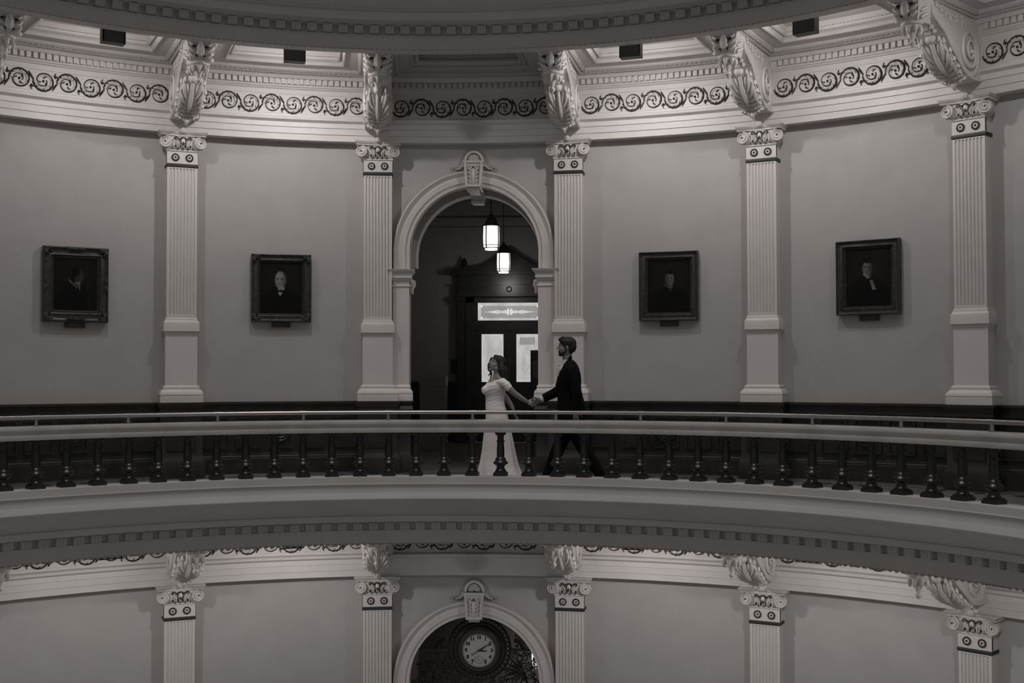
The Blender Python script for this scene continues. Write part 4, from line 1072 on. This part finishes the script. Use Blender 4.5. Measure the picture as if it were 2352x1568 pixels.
#@@P0
# ------------------------------------------------------------------ people
def px(x, y, dy=0.0):      # layout of the figures on the vertical plane they walk in (metres)
    return V((1.313+(x-1300)/184.0, 6.95+dy, 1.862-(y-773)/184.0))
class Blob(MB):
    def cap(s, a, b, ra, rb, n=10, k=3):
        a, b = V(a), V(b); d = (b-a); L = d.length
        if L < 1e-5: return s.ell(a, (ra,ra,ra), n, 6)
        s.tube([a+d*(i/k) for i in range(k+1)], [ra+(rb-ra)*i/k for i in range(k+1)], n); s.ell(a, (ra,ra,ra), n, 8); s.ell(b, (rb,rb,rb), n, 8)
    def chain(s, pts, rads):
        for i in range(len(pts)-1): s.cap(pts[i], pts[i+1], rads[i], rads[i+1])
    def loft(s, rings, n=28, fold=None):     # rings: (centre, rx, ry)
        vs = []; fs = []
        for q, (c, rx, ry) in enumerate(rings):
            for i in range(n):
                a = 2*pi*i/n; k_ = 1+(fold(a, q/(len(rings)-1)) if fold else 0)
                vs.append(V(c)+V((rx*k_*cos(a), ry*k_*sin(a), 0)))
        for q in range(len(rings)-1):
            for i in range(n): j = (i+1) % n; fs.append((q*n+i, q*n+j, (q+1)*n+j, (q+1)*n+i))
        fs.append(tuple(range(n-1,-1,-1))); fs.append(tuple((len(rings)-1)*n+i for i in range(n)))
        s.add(vs, fs)
    def fuse(s, name, mats, parent, voxel=.0055, smooth=3, sf=.5, disp=None):
        o = s.build(name+'_src', mats)
        r = o.modifiers.new('r', 'REMESH'); r.mode = 'VOXEL'; r.voxel_size = voxel; r.use_smooth_shade = True
        if smooth: q = o.modifiers.new('s', 'SMOOTH'); q.factor = sf; q.iterations = smooth
        bpy.context.view_layer.update()
        me = bpy.data.meshes.new_from_object(o.evaluated_get(bpy.context.evaluated_depsgraph_get()))
        bpy.data.objects.remove(o); me.name = name
        me.polygons.foreach_set('use_smooth', [True]*len(me.polygons))
        if not me.materials: me.materials.append(M[mats])
        if disp:
            for v in me.vertices: v.co = disp(v.co)
        o = bpy.data.objects.new(name, me); C.objects.link(o); o.parent = parent
        return o
def basis(f, u):
    f = V(f).normalized(); u = V(u); u = (u-f*u.dot(f)).normalized(); l = u.cross(f)
    return Matrix((f, l, u)).transposed()
def head(b, c, f, up, s, fem=False):
    B = basis(f, up); c = V(c)
    P = lambda x, y, z: c+B @ V((x*s, y*s, z*s))
    E = lambda x, y, z, rx, ry, rz, n=14, m=10: b.ell(P(x,y,z), (rx*s,ry*s,rz*s), n, m, None, B)
    E(-.015,0,.03,.093,.074,.083); E(.028,0,-.025,.058,.060,.080); E(.045,0,-.072,.034,.034,.030); E(.060,0,-.092,.022,.024 if not fem else .019,.018)
    b.cap(P(.080,0,.018), P(.103,0,-.020), .008*s, .0125*s, 8, 3); E(.092,.012,-.023,.010,.009,.008,8,6); E(.092,-.012,-.023,.010,.009,.008,8,6)
    for q in (-1, 1):
        b.cap(P(.078,q*.014,.026), P(.066,q*.045,.024), .010*s, .009*s, 8, 2)
        E(.052,q*.038,-.028,.026,.022,.024,10,8); E(.0,q*.055,-.06,.035,.014,.030,8,6)
        E(-.008,q*.076,-.008,.017,.009,.030,8,8)
        if not fem: E(.02,q*.047,-.072,.035,.014,.022,8,6)
    E(.082,0,-.055,.012,.022,.006,10,6); E(.080,0,-.066,.012,.019,.007,10,6)
    return P, B
def facebits(parent, P, B, s, fem):
    e = MB()
    for q in (-1, 1):
        e.ell(P(.0715,q*.031,.004), (.0095*s,.0125*s,.0065*s), 10, 8, 0, B); e.ell(P(.0785,q*.0295,.0045), (.0045*s,.0065*s,.0062*s), 8, 6, 1, B)
    e.build('eyes', ['shirt','eye'], parent)
    e = MB()
    for q in (-1, 1): e.tube([P(.086,q*.014,.026),P(.084,q*.030,.032),P(.070,q*.048,.027)], [.002*s,.003*s,.0015*s], 6)
    e.build('eyebrows', 'hair', parent)
    e = MB()
    e.tube([P(.076,-.025,-.056),P(.090,-.01,-.057),P(.093,0,-.058),P(.090,.01,-.057),P(.076,.025,-.056)], [.002*s,.0045*s,.004*s,.0045*s,.002*s], 6)
    e.tube([P(.076,-.024,-.062),P(.087,-.01,-.070),P(.089,0,-.071),P(.087,.01,-.070),P(.076,.024,-.062)], [.002*s,.0045*s,.005*s,.0045*s,.002*s], 6)
    e.build('lips', 'lip', parent)
    if fem:
        e = MB(); e.ell(P(.084,0,-.0635), (.008*s,.018*s,.0055*s), 10, 6, 0, B); e.build('teeth', 'teeth', parent)
def hand(b, w, d, pn, s=1.0, curl=.5, thumb=1, spread=1.0):
    """palm + five jointed fingers; w wrist, d direction to the fingertips, pn palm normal (towards which the fingers curl)"""
    d = V(d).normalized(); pn = V(pn); pn = (pn-d*pn.dot(d)).normalized(); l = d.cross(pn)*thumb
    w = V(w); B = Matrix((d, l, pn)).transposed()
    b.ell(w+d*.048*s, (.050*s,.040*s,.0155*s), 14, 8, None, B); b.ell(w+d*.07*s+l*.0*s, (.032*s,.041*s,.014*s), 12, 8, None, B)
    b.ell(w+d*.035*s+l*.022*s-pn*-.004*s, (.032*s,.018*s,.016*s), 10, 8, None, B)
    for i, (off, L, r) in enumerate(((.030,.072,.0088),(.010,.080,.0090),(-.011,.075,.0086),(-.030,.058,.0078))):
        p = w+d*(.085-.006*abs(i-1))*s+l*off*s; ang = 0; dirn = d+l*(.10*(1-i)*spread*.6)
        dirn.normalize(); r *= s
        for k_, (fr, c_) in enumerate(((.45,.55),(.30,.95),(.25,.6))):
            ang += curl*c_*(1+.08*i); dd = dirn*cos(ang)+pn*sin(ang); q = p+dd*L*fr*s
            b.cap(p, q, r*(1-.07*k_), r*(1-.07*(k_+1)), 8, 2); p = q
    p = w+d*.022*s+l*.030*s; dirn = (d*.62+l*.70+pn*.35).normalized()
    for k_, (L, r, t_) in enumerate(((.040,.0125,0),(.032,.0105,.35),(.026,.009,.6))):
        dd = (dirn+(d*.8+pn*.7-l*.6)*t_*curl).normalized(); q = p+dd*L*s; b.cap(p, q, r*s, r*s*.9, 8, 2); p = q
def finger_ring(): pass

# ---- the man
man = bpy.data.objects.new('person', None); C.objects.link(man); tag(man, 'bearded dark-haired man in a black suit striding left, holding the woman\'s hand', 'person')
b = Blob()
hc = px(1300, 797)
P, B = head(b, hc, (-1,-.06,.06), (0.03,0,1), 1.03)
b.cap(px(1301,808), px(1305,838), .056, .062, 12); b.ell(px(1306,848), (.10,.19,.05), 14, 8)
b.loft([(px(1307,842),.09,.17),(px(1306,860),.115,.19),(px(1306,885),.12,.17),(px(1308,910),.105,.145),(px(1311,945),.12,.165),(px(1311,965),.11,.15)])
shn, shf = px(1311,850,-.185), px(1307,852,.17)
el_n, wr_n = px(1324,900,-.235), px(1321,940,-.225)
el_f, wr_f = px(1284,897,.12), px(1241,918.5,.02)
b.chain([shn, el_n, wr_n], [.05,.038,.028]); b.chain([shf, el_f, wr_f], [.05,.038,.029])
hand(b, wr_n+V((0,0,-.005)), (.06,-.02,-1), (-.3,1,0), .98, .35, 1)
dh = (px(1222,928)-px(1241,918.5))
hand(b, wr_f, dh+V((0,-.02,0)), (.1,-.95,-.25), .98, .7, 1)
hipn, hipf = px(1310,965,-.09), px(1307,965,.09)
kf, af = px(1277,1040,.09), px(1253,1098,.10); kn, an = px(1347,1040,-.09), px(1378,1091,-.10)
b.chain([hipf, kf, af], [.085,.055,.04]); b.chain([hipn, kn, an], [.085,.055,.04])
b.cap(af+V((.03,0,-.02)), px(1235,1109,.10), .04, .03); b.cap(an+V((.02,0,-.02)), px(1362,1109,-.10), .038, .028)
b.fuse('body', 'skin_m', man, .0048, 2)
facebits(man, P, B, 1.03, False)
h_ = Blob()
h_.ell(P(-.022,0,.050), (.106,.088,.085), 18, 12, None, B); h_.ell(P(-.070,0,.01), (.060,.078,.078), 14, 10, None, B)
h_.cap(P(.045,-.03,.098), P(.045,.03,.098), .034, .034); h_.cap(P(.075,-.025,.088), P(.078,.02,.088), .024, .022); h_.ell(P(-.04,0,-.055), (.045,.055,.05), 12, 8, None, B)
for q in (-1, 1): h_.cap(P(.012,q*.068,.04), P(.018,q*.068,-.005), .017, .010); h_.cap(P(.05,q*.05,.07), P(.0,q*.07,.06), .025, .022)
def cutface(v): return v
ho = h_.fuse('hair', 'hair', man, .006, 2)
bd = Blob()
bd.ell(P(.044,0,-.084), (.043,.043,.032), 14, 8, None, B); bd.ell(P(.064,0,-.098), (.023,.026,.019), 12, 8, None, B)
for q in (-1, 1):
    bd.cap(P(.045,q*.040,-.082), P(.005,q*.060,-.055), .022, .017); bd.cap(P(.005,q*.062,-.055), P(.010,q*.066,-.010), .012, .009)
    bd.cap(P(.086,q*.004,-.046), P(.080,q*.026,-.054), .004, .004); bd.cap(P(.080,q*.027,-.054), P(.070,q*.030,-.085), .005, .008)
bd.fuse('beard', 'beard', man, .0045, 1)
s_ = Blob()       # shirt: collar, front, cuff, and a light tie
s_.loft([(px(1305.5,826),.075,.078),(px(1304,832),.074,.082),(px(1303,838),.08,.09)], 24)
s_.loft([(px(1301,838),.075,.09),(px(1295,846),.075,.12),(px(1291,858),.065,.12),(px(1290,875),.060,.11)], 24)
s_.fuse('shirt', 'shirt', man, .006, 1)
s_ = MB(); dc = (px(1250,914,.03)-px(1240,919.5,.015)).normalized(); c0 = px(1240.5,918.5,.018)
s_.tube([c0, c0+dc*.03, c0+dc*.09], [.040,.041,.042], 20); s_.build('shirt_cuff', 'shirt', man)
s_ = Blob(); s_.cap(px(1287,838,-.02), px(1287,838,.02), .020, .020); s_.cap(px(1287,843,-.0), px(1284,862,-.005), .017, .026); s_.cap(px(1285,842,.0), px(1283,850,-.01), .014, .018); s_.fuse('tie', 'shirt', man, .005, 1)
j = Blob()
def R_(y, xl, xr, ry): return (px((xl+xr)/2, y), (xr-xl)/2/184.0, ry)
j.loft([R_(824,1305,1313,.06),R_(828,1301,1318,.085),R_(834,1295,1324,.14),R_(843,1288,1329,.195),R_(855,1282,1332.5,.215),R_(872,1278,1334,.205),R_(885,1275.5,1334.5,.19),R_(900,1279,1336,.175),R_(920,1280,1341,.18),R_(942,1279,1346.5,.20),R_(960,1279,1349.5,.21),R_(970,1280,1350,.21)], 32)
j.cap(px(1309,821,-.055), px(1300,836,-.075), .018, .018); j.cap(px(1309,821,.055), px(1300,836,.075), .018, .018); j.cap(px(1310,820,-.05), px(1310,820,.05), .02, .02)
j.chain([shn+V((0,.0,-.01)), el_n, wr_n+V((0,0,.01))], [.072,.060,.050]); j.chain([shf, el_f, px(1252,912.5,.03)], [.072,.066,.056])
def jf(v):
    z = v.z; k_ = .004*sin(v.x*40+z*22)+.003*sin(v.y*55-z*31); return v+V((k_*.6, k_*.5, 0))
jo = j.fuse('suit_jacket', 'suit', man, .008, 3, disp=jf)
tr = Blob()
tr.loft([(px(1311,945),.12,.15),(px(1310,965),.13,.16),(px(1309,985),.14,.165),(px(1308,1000),.12,.15)], 24)
tr.chain([px(1306,975,.075), kf, px(1256,1094,.10)], [.105,.085,.068]); tr.chain([px(1312,975,-.075), kn, px(1376,1085,-.10)], [.105,.085,.070])
tr.cap(px(1256,1094,.10), af+V((.01,0,-.015)), .068, .070); tr.cap(px(1376,1085,-.10), an+V((.0,0,-.01)), .070, .068)
tr.fuse('trousers', 'suit', man, .008, 3)
for (ax_, toe, hl) in ((af, px(1232,1110,.10), px(1262,1110,.10)), (an, px(1358,1110,-.10), px(1386,1101,-.10))):
    sh = Blob(); sh.cap(hl, toe, .042, .036); sh.cap(ax_+V((0,0,-.03)), hl, .045, .042); sh.cap((hl+toe)/2+V((0,0,.015)), toe, .04, .033)
    o = sh.fuse('shoe', 'shoe', man, .007, 1)
    zm = min(v.co.z for v in o.data.vertices)
    for v in o.data.vertices: v.co.z = max(v.co.z, .003)

# ---- the woman
wo = bpy.data.objects.new('person', None); C.objects.link(wo); tag(wo, 'smiling dark-haired woman in a long white off-shoulder dress, looking up and walking left', 'person')
b = Blob()
hc = px(1139.5, 836)
P, B = head(b, hc, (-.74,-.56,.36), (.34,.18,.92), .95, True)
b.cap(px(1142,846), px(1140,873), .043, .050, 12); b.cap(px(1142,862), px(1155,875,-.10), .040, .036); b.cap(px(1140,864,.03), px(1127,875,.10), .036, .036); b.ell(px(1131,874,-.03), (.03,.06,.05), 10, 8); b.ell(px(1140,880), (.115,.145,.05), 14, 8)
b.cap(px(1127,879,.11), px(1157,878,-.12), .045, .045)
b.loft([(px(1139,884),.10,.11),(px(1138,900),.09,.10),(px(1137,918),.08,.085),(px(1139,945),.09,.09),(px(1141,965),.09,.09),(px(1142,1000),.08,.08)])
ns, fs_ = px(1160,882,-.135), px(1124,882,.125)
ne, nw = px(1182,902,-.12), px(1211,922,-.03)
b.chain([ns, px(1171,891,-.14), ne, px(1197,913,-.08), nw], [.044,.043,.037,.034,.0235])
hand(b, nw, px(1226,928,-.01)-px(1211,922,-.03), (.45,.75,-.45), .90, .85, 1)
fe, fw_ = px(1158,910,.20), px(1177,940,.19)
b.chain([fs_, fe, px(1169,926,.2), fw_], [.042,.036,.033,.023]); hand(b, fw_, (.25,.0,-1), (1,.3,.2), .9, .35, -1)
for q, y_ in ((-1,1),(1,-1)): 
    b.chain([px(1141,985,.07*q), px(1138+q*-8,1050,.07*q), px(1136+q*-14,1104,.07*q)], [.075,.05,.035]); b.cap(px(1136+q*-14,1106,.07*q), px(1124+q*-14,1110,.07*q), .034, .026)
b.fuse('body', 'skin', wo, .0048, 2)
facebits(wo, P, B, .95, True)
h_ = Blob()
h_.ell(P(-.028,0,.050), (.096,.086,.078), 18, 12, None, B); h_.ell(P(-.065,0,-.005), (.055,.078,.085), 14, 10, None, B)
for q in (-1, 1):
    h_.cap(P(.040,q*.020,.098), P(.022,q*.068,.045), .020, .020); h_.cap(P(.022,q*.068,.045), P(-.010,q*.082,-.03), .018, .022)
h_.chain([P(-.02,.07,.03), px(1154,850,-.07), px(1157,868,-.07), px(1164,884,-.04)], [.035,.043,.038,.018])
h_.chain([P(-.02,-.07,.03), px(1154,850,-.07), px(1157,868,-.07), px(1164,884,-.04)], [.035,.043,.038,.018])
h_.chain([P(-.08,0,.02), px(1158,850,.02), px(1161,868,.03), px(1166,886,.03)], [.05,.048,.040,.016])
h_.chain([px(1158,862,-.02), px(1164,878,-.03), px(1169,888,-.02), px(1172,884,-.01)], [.028,.018,.012,.006])
hf = [px(1126,826,.06), px(1121.5,838,.06), px(1122,847,.06), px(1127.5,855,.05), px(1128,862,.03), px(1126,868,.02)]
h_.chain(hf, [.016,.013,.014,.013,.010,.006]); h_.chain([px(1127,853,.05), px(1124,860,.05), px(1120.5,861,.05), px(1122,866,.05)], [.010,.008,.006,.004])
h_.chain([P(.03,-.06,.05) if False else px(1130,823,.05), px(1126,828,.06)], [.022,.016])
def hv(v): k_ = .003*sin(v.x*110+v.z*25)+.002*sin(v.x*210+v.y*90); return v+V((k_, k_*.5, 0))
h_.fuse('hair', 'hair', wo, .0055, 2, disp=hv)
e = MB(); e.ell(P(-.006,.086,-.045) if P(-.006,.086,-.045).y < P(-.006,-.086,-.045).y else P(-.006,-.086,-.045), (.006,.006,.009), 8, 6); e.build('earring', 'pearl', wo)
d = Blob()
def fold(a, t):
    k_ = max(0, (t-.38)/.62); return k_*k_*(.10*sin(a*6+.8)+.05*sin(a*11+2)+.03*sin(a*17))+.006*sin(a*9)
rg = [R_(874,1127,1160,.12),R_(878,1120,1161,.14),R_(884,1113,1163,.15),R_(892,1110,1162,.15),R_(901,1111.5,1160,.135),R_(909,1114.5,1159,.12),R_(920,1115,1158,.115),R_(932,1114.5,1160,.125),R_(945,1115,1164,.14),R_(958,1115,1167,.15),
      R_(975,1114,1169,.155),R_(992,1111,1174,.155),R_(1012,1109,1178,.16),R_(1035,1107,1182,.165),R_(1055,1104,1186,.175),R_(1070,1101,1189,.19),R_(1084,1099,1194,.21),R_(1098,1097,1199,.24),R_(1112,1094,1202,.27)]
d.loft(rg, 72, fold)
d.ell(px(1118,894.5,.055), (.066,.062,.062), 16, 12); d.ell(px(1119.5,895,-.06), (.074,.066,.064), 16, 12)
d.chain([px(1124,876,.12), px(1121,881,.03), px(1130,880,-.08), px(1148,876,-.13), px(1157,874,-.135)], [.030,.026,.026,.030,.036])
d.chain([px(1156,877,-.135), px(1164,883,-.14), px(1169,889,-.142)], [.047,.051,.048]); d.chain([px(1126,880,.12), px(1130,890,.15)], [.045,.048])
d.chain([px(1127,877,.12), px(1145,874,.13), px(1158,875,.0), px(1158,875,-.12)], [.028,.028,.03,.036])
def df(v):
    k_ = 0
    if v.z > 1.0: k_ = .0009*sin(v.z*400+v.x*30+1.2*sin(v.x*40))+.001*sin(v.z*150-v.x*50)
    return v+V((0, k_, 0))+V((k_*.6, 0, 0))
d.fuse('dress', 'dress', wo, .0048, 2, .5, disp=df)
#@@P1
# ------------------------------------------------------------------ camera, world, render settings
cd = bpy.data.cameras.new('camera'); cam = bpy.data.objects.new('camera', cd); C.objects.link(cam)
r_ = V((.99910769,.04219653,-.00180928)); u_ = V((.00298165,-.02773728,.9996108)); f_ = V((-.04212992,.99872423,.02783835))
cam.matrix_world = Matrix(((r_.x,u_.x,-f_.x,1.26223),(r_.y,u_.y,-f_.y,-7.82098),(r_.z,u_.z,-f_.z,1.39219),(0,0,0,1)))
cd.sensor_width = 36; cd.lens = 41.628; cd.clip_start = .05; cd.clip_end = 100
bpy.context.scene.camera = cam
w = bpy.data.worlds.new('world'); bpy.context.scene.world = w; w.use_nodes = True
w.node_tree.nodes['Background'].inputs['Color'].default_value = (1, .97, .94, 1); w.node_tree.nodes['Background'].inputs['Strength'].default_value = .16
# soft daylight from the dome high above the open centre of the rotunda
L = bpy.data.lights.new('dome_daylight', 'AREA'); L.shape = 'DISK'; L.size = 7; L.energy = 900; L.color = (1, .97, .95)
lo = bpy.data.objects.new('dome_daylight', L); C.objects.link(lo); lo.location = (0, -1, 17)
sc = bpy.context.scene; sc.view_settings.view_transform = 'Standard'; sc.view_settings.look = 'None'; sc.view_settings.gamma = 1; sc.view_settings.exposure = 0
